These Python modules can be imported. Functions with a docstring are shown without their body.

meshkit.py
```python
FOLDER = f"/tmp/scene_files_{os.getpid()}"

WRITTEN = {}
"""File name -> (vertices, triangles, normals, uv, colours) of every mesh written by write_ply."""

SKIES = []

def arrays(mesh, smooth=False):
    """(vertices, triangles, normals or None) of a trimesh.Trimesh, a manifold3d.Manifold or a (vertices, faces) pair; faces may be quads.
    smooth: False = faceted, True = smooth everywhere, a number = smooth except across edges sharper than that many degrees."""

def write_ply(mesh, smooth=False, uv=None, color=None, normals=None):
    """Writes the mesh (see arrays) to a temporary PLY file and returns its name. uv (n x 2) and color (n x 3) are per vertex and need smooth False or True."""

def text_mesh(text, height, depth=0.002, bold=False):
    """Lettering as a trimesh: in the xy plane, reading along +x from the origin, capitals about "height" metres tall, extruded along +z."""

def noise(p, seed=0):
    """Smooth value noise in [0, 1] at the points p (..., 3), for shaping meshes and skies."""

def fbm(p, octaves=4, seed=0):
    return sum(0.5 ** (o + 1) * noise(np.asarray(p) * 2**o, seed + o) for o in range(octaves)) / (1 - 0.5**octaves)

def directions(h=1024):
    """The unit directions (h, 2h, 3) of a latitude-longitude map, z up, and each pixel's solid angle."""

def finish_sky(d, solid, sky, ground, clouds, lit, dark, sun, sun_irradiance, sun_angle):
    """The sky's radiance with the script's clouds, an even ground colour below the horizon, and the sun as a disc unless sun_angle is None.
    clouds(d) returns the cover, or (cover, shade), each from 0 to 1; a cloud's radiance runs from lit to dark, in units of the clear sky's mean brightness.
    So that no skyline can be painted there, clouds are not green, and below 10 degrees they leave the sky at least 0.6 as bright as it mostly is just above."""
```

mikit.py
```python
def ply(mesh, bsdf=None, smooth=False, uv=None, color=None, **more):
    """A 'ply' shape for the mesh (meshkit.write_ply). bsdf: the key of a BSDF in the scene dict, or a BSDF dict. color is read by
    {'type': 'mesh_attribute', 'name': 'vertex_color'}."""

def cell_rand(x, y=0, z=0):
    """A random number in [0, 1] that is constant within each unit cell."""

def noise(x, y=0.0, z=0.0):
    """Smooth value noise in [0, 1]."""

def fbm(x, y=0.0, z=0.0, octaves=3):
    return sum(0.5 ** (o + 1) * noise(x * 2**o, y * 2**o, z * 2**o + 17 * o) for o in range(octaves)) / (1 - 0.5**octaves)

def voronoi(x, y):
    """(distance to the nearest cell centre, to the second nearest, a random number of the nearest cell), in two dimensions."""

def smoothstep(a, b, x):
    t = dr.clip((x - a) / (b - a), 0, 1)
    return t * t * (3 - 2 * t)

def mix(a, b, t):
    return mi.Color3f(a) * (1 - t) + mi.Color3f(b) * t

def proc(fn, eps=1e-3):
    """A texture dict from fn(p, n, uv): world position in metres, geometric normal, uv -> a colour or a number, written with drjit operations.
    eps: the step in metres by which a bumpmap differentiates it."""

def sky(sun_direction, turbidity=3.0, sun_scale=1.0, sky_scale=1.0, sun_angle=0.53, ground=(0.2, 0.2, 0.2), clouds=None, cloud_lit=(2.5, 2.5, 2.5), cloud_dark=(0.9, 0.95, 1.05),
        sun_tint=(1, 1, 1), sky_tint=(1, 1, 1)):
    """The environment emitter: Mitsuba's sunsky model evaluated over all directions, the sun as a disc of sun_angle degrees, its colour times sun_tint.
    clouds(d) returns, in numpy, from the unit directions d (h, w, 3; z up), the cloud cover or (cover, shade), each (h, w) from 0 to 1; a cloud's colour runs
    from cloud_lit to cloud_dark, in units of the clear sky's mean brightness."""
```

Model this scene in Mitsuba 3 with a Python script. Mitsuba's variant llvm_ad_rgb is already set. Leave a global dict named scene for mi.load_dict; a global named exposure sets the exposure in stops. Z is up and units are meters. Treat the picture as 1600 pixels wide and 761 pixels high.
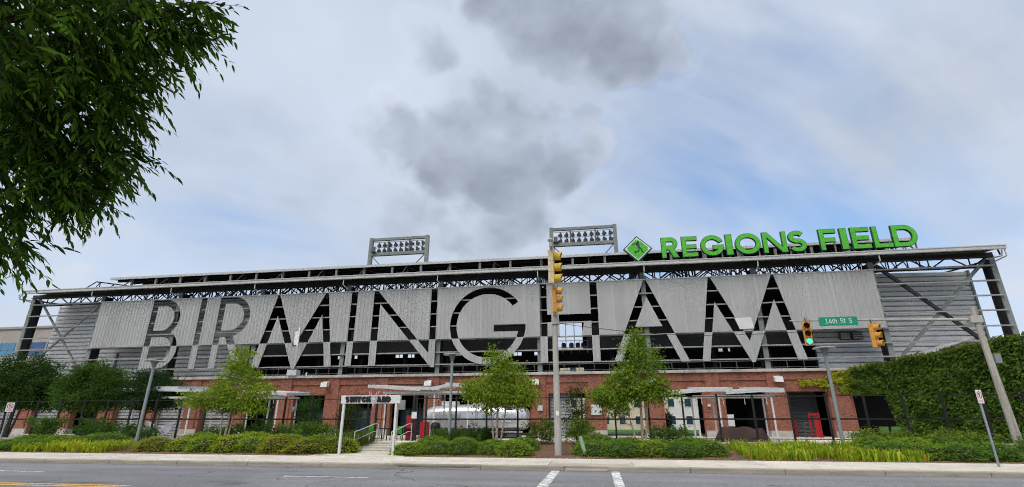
import math
import numpy as np
import trimesh
import drjit as dr
import mitsuba as mi
import mikit
import meshkit
from mikit import noise, fbm, cell_rand, smoothstep, mix, proc
from shapely.geometry import Polygon, LineString, Point, box as sbox
from shapely.ops import unary_union
from shapely import affinity

scene, labels = {}, {}
T = mi.ScalarTransform4f

# ------------------------------------------------------------------ camera, sky, exposure
CAM = np.array([60.0, -44.1, 1.64])
YAW, PITCH = -0.163, 0.339
_dir = np.array([math.sin(YAW) * math.cos(PITCH), math.cos(YAW) * math.cos(PITCH), math.sin(PITCH)])
scene['camera'] = {'type': 'perspective', 'fov': 2 * math.degrees(math.atan(800 / 784.07)), 'fov_axis': 'x',
                   'to_world': T().look_at(origin=CAM.tolist(), target=(CAM + _dir).tolist(), up=[0, 0, 1]),
                   'near_clip': 0.05, 'far_clip': 4000.0}
exposure = 2.4

def unit(v):
    v = np.asarray(v, float)
    return v / np.linalg.norm(v)

# soft cloud masses: direction, angular radius (degrees), weight
CLOUDS = [((-.216, .849, .481), 7.5, .92), ((-.05, .862, .502), 5.2, 1.0), ((-.331, .804, .495), 5.2, .8), ((-.365, .86, .355), 5.8, .62),
          ((-.17, .91, .37), 7.0, .62), ((-.13, .86, .49), 6, .9), ((-.27, .89, .37), 6, .6), ((-.02, .72, .69), 6, .95), ((.09, .74, .665), 5.5, 1.0), ((.16, .755, .635), 3.2, .75), ((-.11, .69, .71), 4.5, .8), ((-.295, .711, .638), 3.2, .45), ((-.3, .77, .56), 2.2, .42),
          ((.60, .72, .30), 2.2, .45), ((-.35, -.6, .7), 16, .5), ((.6, -.5, .6), 12, .5), ((-.8, .1, .6), 10, .5)]
PUFF = [((-.775, .605, .185), 5.5), ((-.72, .68, .16), 4.5), ((.62, .76, .18), 6), ((-.36, .75, .55), 8)]
BLUE = [((.30, .80, .53), 15, 1.0), ((.42, .85, .31), 11, .75), ((.5, .71, .5), 10, .6), ((-.62, .72, .27), 12, .55), ((.12, .97, .25), 9, .6), ((.20, .64, .75), 11, .6), ((-.2, -.8, .55), 14, .6)]

def clouds(d):
    q = d / np.maximum(d[..., 2:] + 0.30, 0.12)          # a layer overhead
    n1 = meshkit.fbm(q * 2.6 + 7.3, 6, 3)
    n2 = meshkit.fbm(d * 8.0 + 1.9, 8, 11)
    n5 = meshkit.fbm(d * 16.0 + 6.1, 5, 19)
    n4 = meshkit.fbm(d * 5.0 + 3.3, 6, 17)
    qs = np.stack([(q[..., 0] * .80 + q[..., 1] * .6) * 1.3, (-q[..., 0] * .6 + q[..., 1] * .8) * 5.2, q[..., 2] * 2], -1)
    qs = qs + .5 * np.stack([meshkit.fbm(q * 2 + 5, 4, 41), meshkit.fbm(q * 2 + 8, 4, 42), q[..., 2] * 0], -1)
    n3 = meshkit.fbm(qs + 4.4, 6, 21)
    w = np.stack([meshkit.fbm(d * 8 + k * 9.1, 6, 31 + k) - .5 for k in range(3)], -1) * .20
    dd = d + w
    dd = dd / np.linalg.norm(dd, axis=-1, keepdims=True)
    field = np.zeros(d.shape[:2]); wide = np.zeros(d.shape[:2])
    for c, r, a in CLOUDS:
        ang = np.degrees(np.arccos(np.clip(dd @ unit(c), -1, 1)))
        field = np.maximum(field, a * np.clip(1.55 - ang / r, 0, 1))
        wide = np.maximum(wide, a * np.exp(-(ang / (1.9 * r)) ** 2))
    body = np.clip((field + 1.45 * (n2 - .5) - .20) / .6, 0, 1)          # billowed edges
    body = body * body * (3 - 2 * body) * np.clip(field * 4, 0, 1)
    shade = body * (.16 + .62 * field + 1.0 * (n4 - .5) + .7 * (n5 - .5))
    shade = np.maximum(shade, wide * (.16 + .75 * (n4 - .38)))                # the thinner cloud around
    puff = np.zeros(d.shape[:2])
    for c, r in PUFF:
        ang = np.degrees(np.arccos(np.clip(dd @ unit(c), -1, 1)))
        puff = np.maximum(puff, np.clip((1.5 - ang / r + 1.6 * (n2 - .5)) / 1.3, 0, 1))
    blue = np.zeros(d.shape[:2])
    for c, r, a in BLUE:
        ang = np.degrees(np.arccos(np.clip(d @ unit(c), -1, 1)))
        blue = np.maximum(blue, a * np.exp(-(ang / r) ** 2))
    cover = np.clip(.97 - blue * (.55 + 2.6 * (n3 - .5)) - .5 * np.clip(n3 - .55, 0, 1), 0.1, 1)
    veil = np.clip((n1 - .40) * 1.25, 0, .32) * (.5 + n2)
    shade = np.clip(np.maximum(shade, veil), 0, 1)
    rim = np.clip((field + 1.45 * (n2 - .5) - .02) / .25, 0, 1) * (1 - body)
    shade = np.clip(shade + .10 * (1 - body), 0, 1) * (1 - .8 * puff * (1 - body)) * (1 - .45 * rim)
    cover = np.maximum(cover, np.maximum(body * .95, puff))
    return cover, shade

scene['sky'] = mikit.sky((-.20, -.64, .74), turbidity=3, sun_scale=.30, sky_scale=1.0, sun_angle=40, clouds=clouds,
                         cloud_lit=(1.42, 1.58, 1.84), cloud_dark=(.58, .66, .80), sun_tint=(.90, .98, 1.12))

# ------------------------------------------------------------------ materials
def P(name, color, rough=.6, two=True, **k):
    m = {'type': 'principled', 'base_color': color if isinstance(color, dict) else {'type': 'rgb', 'value': list(color)}, 'roughness': rough, 'specular': k.pop('specular', .3), **k}
    scene[name] = {'type': 'twosided', 'bsdf': m} if two else m
    return name

def leafmat(name, trans=.7):
    scene[name] = {'type': 'principledthin', 'base_color': {'type': 'mesh_attribute', 'name': 'vertex_color'}, 'roughness': .45, 'diff_trans': trans, 'spec_trans': 0.0, 'eta': 1.4}
    return name

def c_brick(p, n, uv):
    u = p.x + p.y * 1.0
    row = dr.floor(p.z / .075)
    uu = u / .215 + .5 * (row - 2 * dr.floor(row / 2))
    r = cell_rand(dr.floor(uu), row, 3)
    fx = uu - dr.floor(uu); fz = p.z / .075 - row
    mort = dr.select((fx < .06) | (fz < .14), 1.0, 0.0)
    big = fbm(p.x * .5, p.z * .9, p.y * .5, 4)
    col = mix((.18, .066, .044), (.34, .126, .080), r * .65 + big * .35)
    col = mix(col, (.09, .035, .03), smoothstep(.93, .96, cell_rand(dr.floor(uu), row, 9)) * .7)
    col = mix(col, (.34, .27, .23), mort * .4)
    drip = smoothstep(.52, .75, fbm(p.x * 2.2, p.z * .25, 3.0, 4)) * smoothstep(3.6, 5.3, p.z)
    return mix(col, (.10, .06, .05), drip * .55)

def c_asphalt(p, n, uv):
    g = fbm(p.x * 22, p.y * 22, 0, 3)
    b = fbm(p.x * .35, p.y * 1.1, 3.0, 4)
    wheel = .5 + .5 * dr.cos((p.y + 26.7) * 2 * math.pi / 1.65)
    v = .185 + .075 * (g - .5) + .07 * (b - .5) - .014 * wheel
    wx = p.x + 1.2 * fbm(p.x * .8, p.y * .8, 5.0, 3); wy = p.y + 1.2 * fbm(p.x * .8, p.y * .8, 9.0, 3)
    cr = dr.abs(noise(wx * .33, wy * .5, 2.0) - .5)
    v = dr.select(cr < .005, v * .55, v)
    tar = dr.abs(noise(wx * .12 + 7, wy * .2, 6.0) - .5)
    v = dr.select(tar < .004, v * .42, v)
    oil = smoothstep(.68, .80, fbm(p.x * .5, p.y * 1.4, 8.0, 4))
    v = v * (1 - .30 * oil)
    v = v * (1 - .28 * smoothstep(-25.6, -25.1, p.y + .25 * (b - .5)))
    patch = smoothstep(.60, .63, noise(p.x * .11 + 3, p.y * .25, 1.0)) 
    v = v * (1 - .13 * patch)
    return mi.Color3f(v * .985, v * .985, v * 1.03)

def c_concrete(p, n, uv):
    b = fbm(p.x * .9, p.y * .9, p.z * 2, 5)
    s = fbm(p.x * 9, p.y * 9, p.z * 9, 3)
    slab = cell_rand(dr.floor((p.x + .15) / 1.5), dr.floor(p.y / 1.5), 2)
    st = smoothstep(.60, .78, fbm(p.x * 1.7, p.y * 2.4, 4.0, 4))
    v = .47 + .20 * (b - .5) + .10 * (s - .5) + .05 * (slab - .5)
    return mix(mi.Color3f(v, v * .93, v * .80), (.27, .25, .21), st * .35)

def c_kerb(p, n, uv):
    b = fbm(p.x * 1.3, p.y * 3, p.z * 9, 5)
    v = .33 + .26 * (b - .5)
    return mi.Color3f(v, v * .90, v * .74)

def c_mulch(p, n, uv):
    s = fbm(p.x * 13, p.y * 13, p.z * 5, 3)
    b = fbm(p.x * .8, p.y * .8, 0, 3)
    return mix((.05, .028, .018), (.20, .12, .08), smoothstep(.3, .75, s) * .8 + .2 * b)

def c_panel(p, n, uv):
    sheet = cell_rand(dr.floor(p.x / .98), 2, 7)
    st = fbm(p.x * 3.0, p.z * .22, 1.0, 4)
    dirt = fbm(p.x * .35, p.z * .35, 6.0, 3)
    v = .385 + .04 * (sheet - .5) + .04 * (st - .5) + .06 * (dirt - .5)
    seam = dr.abs(p.x / 1.96 - dr.floor(p.x / 1.96) - .5)
    v = v + dr.select(seam < .03, .05, 0.0)
    return mi.Color3f(v * .975, v * 1.0, v * 1.0)

def c_siding(p, n, uv):
    st = fbm(p.x * 1.2, p.z * .3, 2.0, 4)
    board = cell_rand(dr.floor(p.z / .42), dr.floor((p.x + 1.0) / 6.1), 5)
    v = .60 + .14 * (st - .5) + .035 * (board - .5)
    return mi.Color3f(v * .96, v * 1.0, v * 1.03)

def c_stone(p, n, uv):
    b = fbm(p.x * 2, p.y * 2, p.z * 4, 4)
    st = smoothstep(.5, .8, fbm(p.x * 1.1, p.z * .6, p.y, 4))
    v = .44 + .22 * (b - .5)
    return mix(mi.Color3f(v, v * .96, v * .88), (.15, .13, .11), st * .5)

def c_weather(base, var=.2, scale=1.5):
    def f(p, n, uv):
        b = fbm(p.x * scale, p.y * scale, p.z * scale * .35, 4)
        k = 1 + var * 2 * (b - .5)
        return mi.Color3f(base[0] * k, base[1] * k, base[2] * k)
    return f

def c_wood(p, n, uv):
    b = fbm(p.x * 14, p.y * 14, p.z * .7, 4)
    return mix((.23, .21, .18), (.52, .50, .46), b)

def c_bark(p, n, uv):
    b = fbm(p.x * 18, p.y * 18, p.z * 6, 4)
    return mix((.20, .15, .11), (.50, .42, .34), b)

def c_paintline(p, n, uv):
    w = fbm(p.x * 9, p.y * 9, 2.0, 4)
    return mix((.66, .66, .64), (.27, .27, .27), smoothstep(.40, .66, w) * .85)

def c_yellowline(p, n, uv):
    w = fbm(p.x * 9, p.y * 9, 6.0, 4)
    return mix((.72, .40, .05), (.26, .24, .20), smoothstep(.50, .75, w) * .7)

def c_pavers(p, n, uv):
    b = cell_rand(dr.floor(p.x / .1), dr.floor(p.y / .2), 1)
    return mix((.26, .11, .085), (.40, .20, .16), b)

def c_ground(p, n, uv):
    b = fbm(p.x * .06, p.y * .06, 0, 4)
    return mix((.07, .09, .045), (.20, .19, .16), b)

P('mat_brick', proc(c_brick), .85)
P('mat_asphalt', proc(c_asphalt), .85)
P('mat_concrete', proc(c_concrete), .85)
P('mat_kerb', proc(c_kerb), .85)
P('mat_mulch', proc(c_mulch), .95)
P('mat_panel', proc(c_panel), .5)
P('mat_siding', proc(c_siding), .5)
P('mat_shutter', proc(c_weather((.27, .28, .29), .25, 1.2)), .55)
P('mat_stone', proc(c_stone), .8)
P('mat_gutter', proc(c_weather((.50, .51, .50), .12, .8)), .4)
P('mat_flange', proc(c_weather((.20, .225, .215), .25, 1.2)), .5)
P('mat_girt', proc(c_weather((.30, .30, .29), .25, 2)), .5)
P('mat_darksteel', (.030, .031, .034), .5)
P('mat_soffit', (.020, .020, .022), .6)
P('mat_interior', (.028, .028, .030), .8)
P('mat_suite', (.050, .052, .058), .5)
P('mat_blackmetal', (.016, .016, .017), .45)
P('mat_whitesteel', proc(c_weather((.66, .66, .65), .12, 2)), .45)
P('mat_plate', proc(c_weather((.54, .56, .57), .10, 1)), .4)
P('mat_galv', proc(c_weather((.27, .31, .33), .18, 2)), .4, metallic=.1)
P('mat_concpole', proc(c_weather((.42, .41, .38), .22, 3)), .8)
P('mat_woodpole', proc(c_wood), .85)
P('mat_signalyellow', proc(c_weather((.62, .30, .055), .25, 9)), .45)
P('mat_signalcream', proc(c_weather((.62, .52, .33), .25, 6)), .5)
P('mat_signalamber', proc(c_weather((.62, .40, .05), .25, 6)), .5)
P('mat_lensdark', (.012, .010, .010), .3)
P('mat_green', proc(c_weather((.085, .47, .04), .12, 1.2)), .5)
P('mat_darkgreen', (.012, .055, .04), .45)
P('mat_logowhite', (.62, .68, .62), .5)
P('mat_signgreen', (.012, .26, .17), .4)
P('mat_white', (.76, .76, .74), .5)
P('mat_red', (.36, .018, .020), .4)
P('mat_black', (.012, .012, .013), .5)
P('mat_chairgreen', (.04, .24, .025), .5)
P('mat_lime', (.10, .20, .05), .6)
P('mat_brown', proc(c_weather((.055, .030, .026), .4, 3)), .7)
P('mat_tarp', proc(c_weather((.27, .29, .33), .3, 3)), .25)
P('mat_alu', proc(c_weather((.82, .83, .85), .10, 1.5)), .28, metallic=.75)
P('mat_glassdark', (.03, .06, .08), .06, specular=.8)
P('mat_glassblue', (.05, .22, .38), .08, specular=.9)
P('mat_glassdeep', (.02, .07, .20), .08, specular=.9)
P('mat_beige', proc(c_weather((.38, .355, .32), .10, .5)), .8)
P('mat_aptwhite', proc(c_weather((.66, .66, .65), .1, .5)), .8)
P('mat_aptcream', proc(c_weather((.58, .53, .40), .1, .5)), .8)
P('mat_bark', proc(c_bark), .9)
P('mat_darkbark', (.06, .048, .038), .9)
P('mat_post', (.30, .42, .30), .6)
P('mat_paint', proc(c_paintline), .7)
P('mat_yellowpaint', proc(c_yellowline), .7)
P('mat_pavers', proc(c_pavers), .85)
P('mat_ground', proc(c_ground), .95)
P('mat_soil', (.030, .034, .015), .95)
P('mat_turf', proc(c_weather((.05, .12, .025), .4, .8)), .9)
P('mat_grey', (.22, .23, .24), .5)
P('mat_pale', (.42, .46, .50), .15, specular=.7)
P('mat_midgrey', (.10, .105, .11), .5)
P('mat_signred', (.55, .03, .04), .5)
leafmat('mat_leaf', .75)
leafmat('mat_leafnear', .55)
scene['mat_greenlamp'] = {'type': 'diffuse', 'reflectance': {'type': 'rgb', 'value': [.02, .35, .22]}}
scene['mat_pane'] = {'type': 'thindielectric'}

# ------------------------------------------------------------------ mesh helpers
class MB:
    """Collects boxes, bars, tubes and plates into one mesh."""
    def __init__(s): s.v, s.f, s.n = [], [], 0
    def add(s, v, f):
        s.v.append(np.asarray(v, float)); s.f.append(np.asarray(f, int) + s.n); s.n += len(v); return s
    def mesh(s, m): return s.add(m.vertices, m.faces)
    BOXF = np.array([[0, 1, 3], [0, 3, 2], [4, 6, 7], [4, 7, 5], [0, 4, 5], [0, 5, 1], [2, 3, 7], [2, 7, 6], [0, 2, 6], [0, 6, 4], [1, 5, 7], [1, 7, 3]])
    def box(s, x0, x1, y0, y1, z0, z1):
        return s.add([[x, y, z] for x in (x0, x1) for y in (y0, y1) for z in (z0, z1)], MB.BOXF)
    def bar(s, p, q, w, h=None, up=(0, 0, 1)):
        p, q = np.asarray(p, float), np.asarray(q, float); h = h or w
        t = unit(q - p); up = np.asarray(up, float)
        if abs(t @ unit(up)) > .98: up = np.array([0, 1.0, 0])
        a = unit(np.cross(up, t)); b = np.cross(t, a)
        return s.add([e + a * i * w / 2 + b * j * h / 2 for i in (-1, 1) for j in (-1, 1) for e in (p, q)], MB.BOXF)
    def tube(s, pts, r, sides=8, cap=True):
        p = np.asarray(pts, float); n = len(p); r = np.broadcast_to(r, (n,)).astype(float)
        t = np.gradient(p, axis=0); t /= np.linalg.norm(t, axis=1, keepdims=True) + 1e-12
        ref = np.array([1.0, 0, 0]) if abs(t[0][2]) > .8 else np.array([0, 0, 1.0])
        a = np.cross(t, ref); a /= np.linalg.norm(a, axis=1, keepdims=True) + 1e-12; b = np.cross(t, a)
        an = np.arange(sides) * 2 * np.pi / sides
        v = p[:, None] + r[:, None, None] * (np.cos(an)[None, :, None] * a[:, None] + np.sin(an)[None, :, None] * b[:, None])
        i, j = np.meshgrid(np.arange(n - 1), np.arange(sides), indexing='ij')
        i, j = i.ravel(), j.ravel(); k = (j + 1) % sides
        f = np.vstack([np.stack([i * sides + j, i * sides + k, (i + 1) * sides + k], 1), np.stack([i * sides + j, (i + 1) * sides + k, (i + 1) * sides + j], 1)])
        v = v.reshape(-1, 3)
        if cap:
            v = np.vstack([v, p[0], p[-1]]); m = n * sides; jj = np.arange(sides); kk = (jj + 1) % sides
            f = np.vstack([f, np.stack([jj * 0 + m, kk, jj], 1), np.stack([jj * 0 + m + 1, (n - 1) * sides + jj, (n - 1) * sides + kk], 1)])
        return s.add(v, f)
    def plate(s, poly, y0, y1):
        """A polygon in (x, z), as thick as y0..y1."""
        for g in geoms(poly):
            if g.area < 1e-6: continue
            m = trimesh.creation.extrude_polygon(g, y1 - y0, engine='earcut')
            v = np.asarray(m.vertices)
            s.add(np.stack([v[:, 0], v[:, 2] + y0, v[:, 1]], 1), np.asarray(m.faces)[:, ::-1])
        return s
    def flat(s, poly, z0, z1):
        for g in geoms(poly):
            m = trimesh.creation.extrude_polygon(g, z1 - z0, engine='earcut'); v = np.asarray(m.vertices)
            s.add(v + [0, 0, z0], m.faces)
        return s
    def rev(s, prof, c, sides=16, axis=(0, 0, 1)):
        """(r, h) profile turned about an axis through c."""
        z = unit(axis); a = unit(np.cross(z, [1, 0, 0] if abs(z[0]) < .9 else [0, 1, 0])); b = np.cross(z, a)
        an = np.arange(sides) * 2 * np.pi / sides; n = len(prof)
        v = np.array([np.asarray(c, float) + z * h + r * (math.cos(t) * a + math.sin(t) * b) for r, h in prof for t in an])
        f = []
        for i in range(n - 1):
            for j in range(sides):
                k = (j + 1) % sides
                f += [[i * sides + j, i * sides + k, (i + 1) * sides + k], [i * sides + j, (i + 1) * sides + k, (i + 1) * sides + j]]
        return s.add(v, f)
    def tri(s): return (np.vstack(s.v), np.vstack(s.f))

def geoms(p):
    return [g for g in getattr(p, 'geoms', [p]) if g.geom_type == 'Polygon' and not g.is_empty]

_count = {}
def fresh(key):
    k = _count.get(key, -1) + 1; _count[key] = k
    return key if k == 0 else f'{key}_{k:03d}'

def put(key, mesh, bsdf, smooth=False, label=None, cat=None, group=None, kind=None, **more):
    key = fresh(key)
    if isinstance(mesh, MB): mesh = mesh.tri()
    scene[key] = mikit.ply(mesh, bsdf, smooth, **more)
    tag(key, label, cat, group, kind)
    return key

def tag(key, label=None, cat=None, group=None, kind=None):
    e = {k: v for k, v in (('label', label), ('category', cat), ('group', group), ('kind', kind)) if v}
    if e: labels[key] = {**labels.get(key, {}), **e}

def thing(key, label, cat, group=None):
    key = fresh(key); tag(key, label, cat, group); return key

def again(key, ply, to_world, label=None, cat=None, group=None, kind=None):
    key = fresh(key); scene[key] = {**ply, 'to_world': to_world}; tag(key, label, cat, group, kind); return key

# leaf cards: rhombs folded along the midrib, each with its own direction, size and tone
def leaf_mesh(pos, dirn, nrm, length, width, col, fold=.25, droop=0.0):
    pos, dirn, nrm = (np.asarray(a, float) for a in (pos, dirn, nrm))
    dirn = dirn / (np.linalg.norm(dirn, axis=1, keepdims=True) + 1e-9)
    side = np.cross(dirn, nrm); side /= np.linalg.norm(side, axis=1, keepdims=True) + 1e-9
    up = np.cross(side, dirn)
    L = np.broadcast_to(length, (len(pos),))[:, None]; W = np.broadcast_to(width, (len(pos),))[:, None]
    mid = pos + dirn * L * .42
    v = np.stack([pos, mid + side * W / 2 + up * W * fold, pos + dirn * L - up * L * droop, mid - side * W / 2 + up * W * fold], 1).reshape(-1, 3)
    i = np.arange(len(pos)) * 4
    f = np.vstack([np.stack([i, i + 1, i + 2], 1), np.stack([i, i + 2, i + 3], 1)])
    c = np.repeat(np.asarray(col, float), 4, axis=0)
    return (v, f), c

def tones(rng, n, a, b, spread=.25):
    t = rng.random((n, 1))
    c = np.asarray(a) * (1 - t) + np.asarray(b) * t
    return np.clip(c * (1 + spread * (rng.random((n, 1)) - .5) * 2), 0, 1)

def rdirs(rng, n):
    d = rng.normal(size=(n, 3)); return d / np.linalg.norm(d, axis=1, keepdims=True)

# ------------------------------------------------------------------ ground, road, pavement
K = 'structure'
g = MB(); g.add([[-1500, -1500, -.06], [1500, -1500, -.06], [1500, 1500, -.06], [-1500, 1500, -.06]], [[0, 1, 2], [0, 2, 3]])
put('ground', g, 'mat_ground', kind=K)
g = MB(); g.add([[-400, -37.6, 0], [500, -37.6, 0], [500, -25.08, 0], [-400, -25.08, 0]], [[0, 1, 2], [0, 2, 3]])
put('road', g, 'mat_asphalt', kind=K)
for y in (-31.2, -31.52):
    g = MB().box(-120, 47.6, y - .06, y + .06, 0, .004); put('road__yellow_line', g, 'mat_yellowpaint')
for x0 in np.arange(-94.14, 50, 11.7):
    g = MB().box(x0 + 3.9, x0 + 6.7, -28.34, -28.22, 0, .004); put('road__lane_dash', g, 'mat_paint')
for x0, x1 in ((58.28, 58.56), (60.30, 60.56)):
    g = MB().flat(Polygon([(x0, -25.2), (x1, -25.2), (x1 + .02, -37.2), (x0 + .02, -37.2)]), 0, .004); put('road__crosswalk_line', g, 'mat_paint')
# kerb stones and pavement slabs, both sides of the road
RX0, RX1 = 58.7, 60.2
def kerb_stone(x0, x1, y0, y1, z1):
    m = MB(); h = .012
    a, b = x0 + h, x1 - h
    pr = [(y0, -.05), (y0, z1 - .03), (y0 + .03, z1), (y1, z1), (y1, -.05)]
    v = [[x, y, z] for x in (a, b) for y, z in pr]; n = 5
    f = []
    for i in range(n):
        j = (i + 1) % n; f += [[i, i + n, j + n], [i, j + n, j]]
    f += [[0, 1, 2], [0, 2, 3], [0, 3, 4], [5, 7, 6], [5, 8, 7], [5, 9, 8]]
    return m.add(v, f)
xs = list(np.arange(10, 58.7, 3.05)) + [RX0, RX1] + list(np.arange(62.9, 110, 2.95))
put('kerb', MB().box(-300, 10, -25.1, -24.82, -.05, .15), 'mat_kerb', kind=K)
for a, b in zip(xs[:-1], xs[1:]):
    put('kerb__stone', kerb_stone(a, b, -25.1, -24.82, .05 if a == RX0 else .15), 'mat_kerb')
put('sidewalk', MB().box(-300, 400, -24.81, -21.45, -.05, .125), 'mat_kerb', kind=K)
for i, x0 in enumerate(np.arange(10.1, 108, 1.5)):
    for y0, y1 in ((-24.80, -23.15), (-23.13, -21.5)):
        a, b = x0 + .009, x0 + 1.491
        if b > RX0 and a < RX1 and y0 < -24:
            zz = .15
            m = MB(); m.add([[a, y0, .05], [b, y0, .05], [b, y1, zz], [a, y1, zz], [a, y0, -.04], [b, y0, -.04], [b, y1, -.04], [a, y1, -.04]],
                            [[0, 1, 2], [0, 2, 3], [0, 4, 5], [0, 5, 1], [3, 2, 6], [3, 6, 7], [1, 5, 6], [1, 6, 2], [0, 3, 7], [0, 7, 4]])
        else:
            m = MB().box(a, b, y0, y1, .12, .15)
        put('sidewalk__slab', m, 'mat_concrete')
m = MB(); m.add([[RX0 + .12, -24.79, .058], [RX1 - .12, -24.79, .058], [RX1 - .12, -24.15, .096], [RX0 + .12, -24.15, .096]], [[0, 1, 2], [0, 2, 3]])
put('sidewalk__paver_strip', m, 'mat_pavers', label='reddish warning strip at the foot of the kerb ramp')
put('far_kerb', MB().box(-300, 400, -37.9, -37.6, -.05, .15), 'mat_kerb', kind=K)
put('far_sidewalk', MB().box(-300, 400, -48.5, -37.91, -.05, .14), 'mat_concrete', kind=K)
# kerb shadow painted as a dark strip, with an added lip above
sd = thing('storm_drain', 'dark strip painted as kerb shadow left of the traffic pole', 'painted_shadow')
put(sd + '__slot', MB().box(52.7, 55.4, -25.106, -25.09, .045, .07), 'mat_midgrey'); put(sd + '__lintel', MB().box(52.5, 55.6, -25.125, -25.0, .10, .158), 'mat_kerb')

# planting bed rising to the terrace
def bed_z(x, y):
    t = np.clip((np.asarray(y, float) + 21.5) / 6.5, 0, 1)
    return .15 + .33 * t * t * (3 - 2 * t) + .03 * np.sin(np.asarray(x) * .9) * t
gx, gy = np.meshgrid(np.arange(-20, 120, .5), np.linspace(-21.5, -14.1, 22), indexing='ij')
gz = bed_z(gx, gy) + .06 * (meshkit.fbm(np.stack([gx * 2.2, gy * 2.2, gx * 0], -1), 4, 5) - .5)
gz[:, 0] = .14
nx, ny = gx.shape
ii, jj = np.meshgrid(np.arange(nx - 1), np.arange(ny - 1), indexing='ij')
a = (ii * ny + jj).ravel()
bf = np.vstack([np.stack([a, a + ny, a + ny + 1], 1), np.stack([a, a + ny + 1, a + 1], 1)])
cxm, cym = gx.ravel()[bf].mean(1), gy.ravel()[bf].mean(1)
cut = ~((cxm > 47.2) & (cxm < 49.8 + np.clip((-18 - cym) / 3.5, 0, 1) * 1.5))
put('planting_bed', (np.stack([gx, gy, gz], -1).reshape(-1, 3), bf[cut]), 'mat_mulch', smooth=True, kind=K)
put('terrace', MB().box(-20, 120, -13.85, 12, -.05, .42), 'mat_concrete', kind=K)
put('retaining_edge', MB().box(-20, 47.3, -14.12, -13.86, -.05, .56).box(49.7, 120, -14.12, -13.86, -.05, .56), 'mat_stone', kind=K)
# entrance path and steps
put('path', MB().flat(Polygon([(47.0, -21.46), (51.5, -21.46), (49.85, -17.9), (47.1, -17.9)]), .10, .157), 'mat_concrete', kind=K)
st = thing('entrance_steps', 'low concrete steps behind the white gate sign', 'steps')
for i in range(4):
    put(st + '__step', MB().box(47.35, 49.65, -17.95 + i * .62, -13.9, .10, .157 + .088 * (i + 1)), 'mat_concrete')
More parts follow.
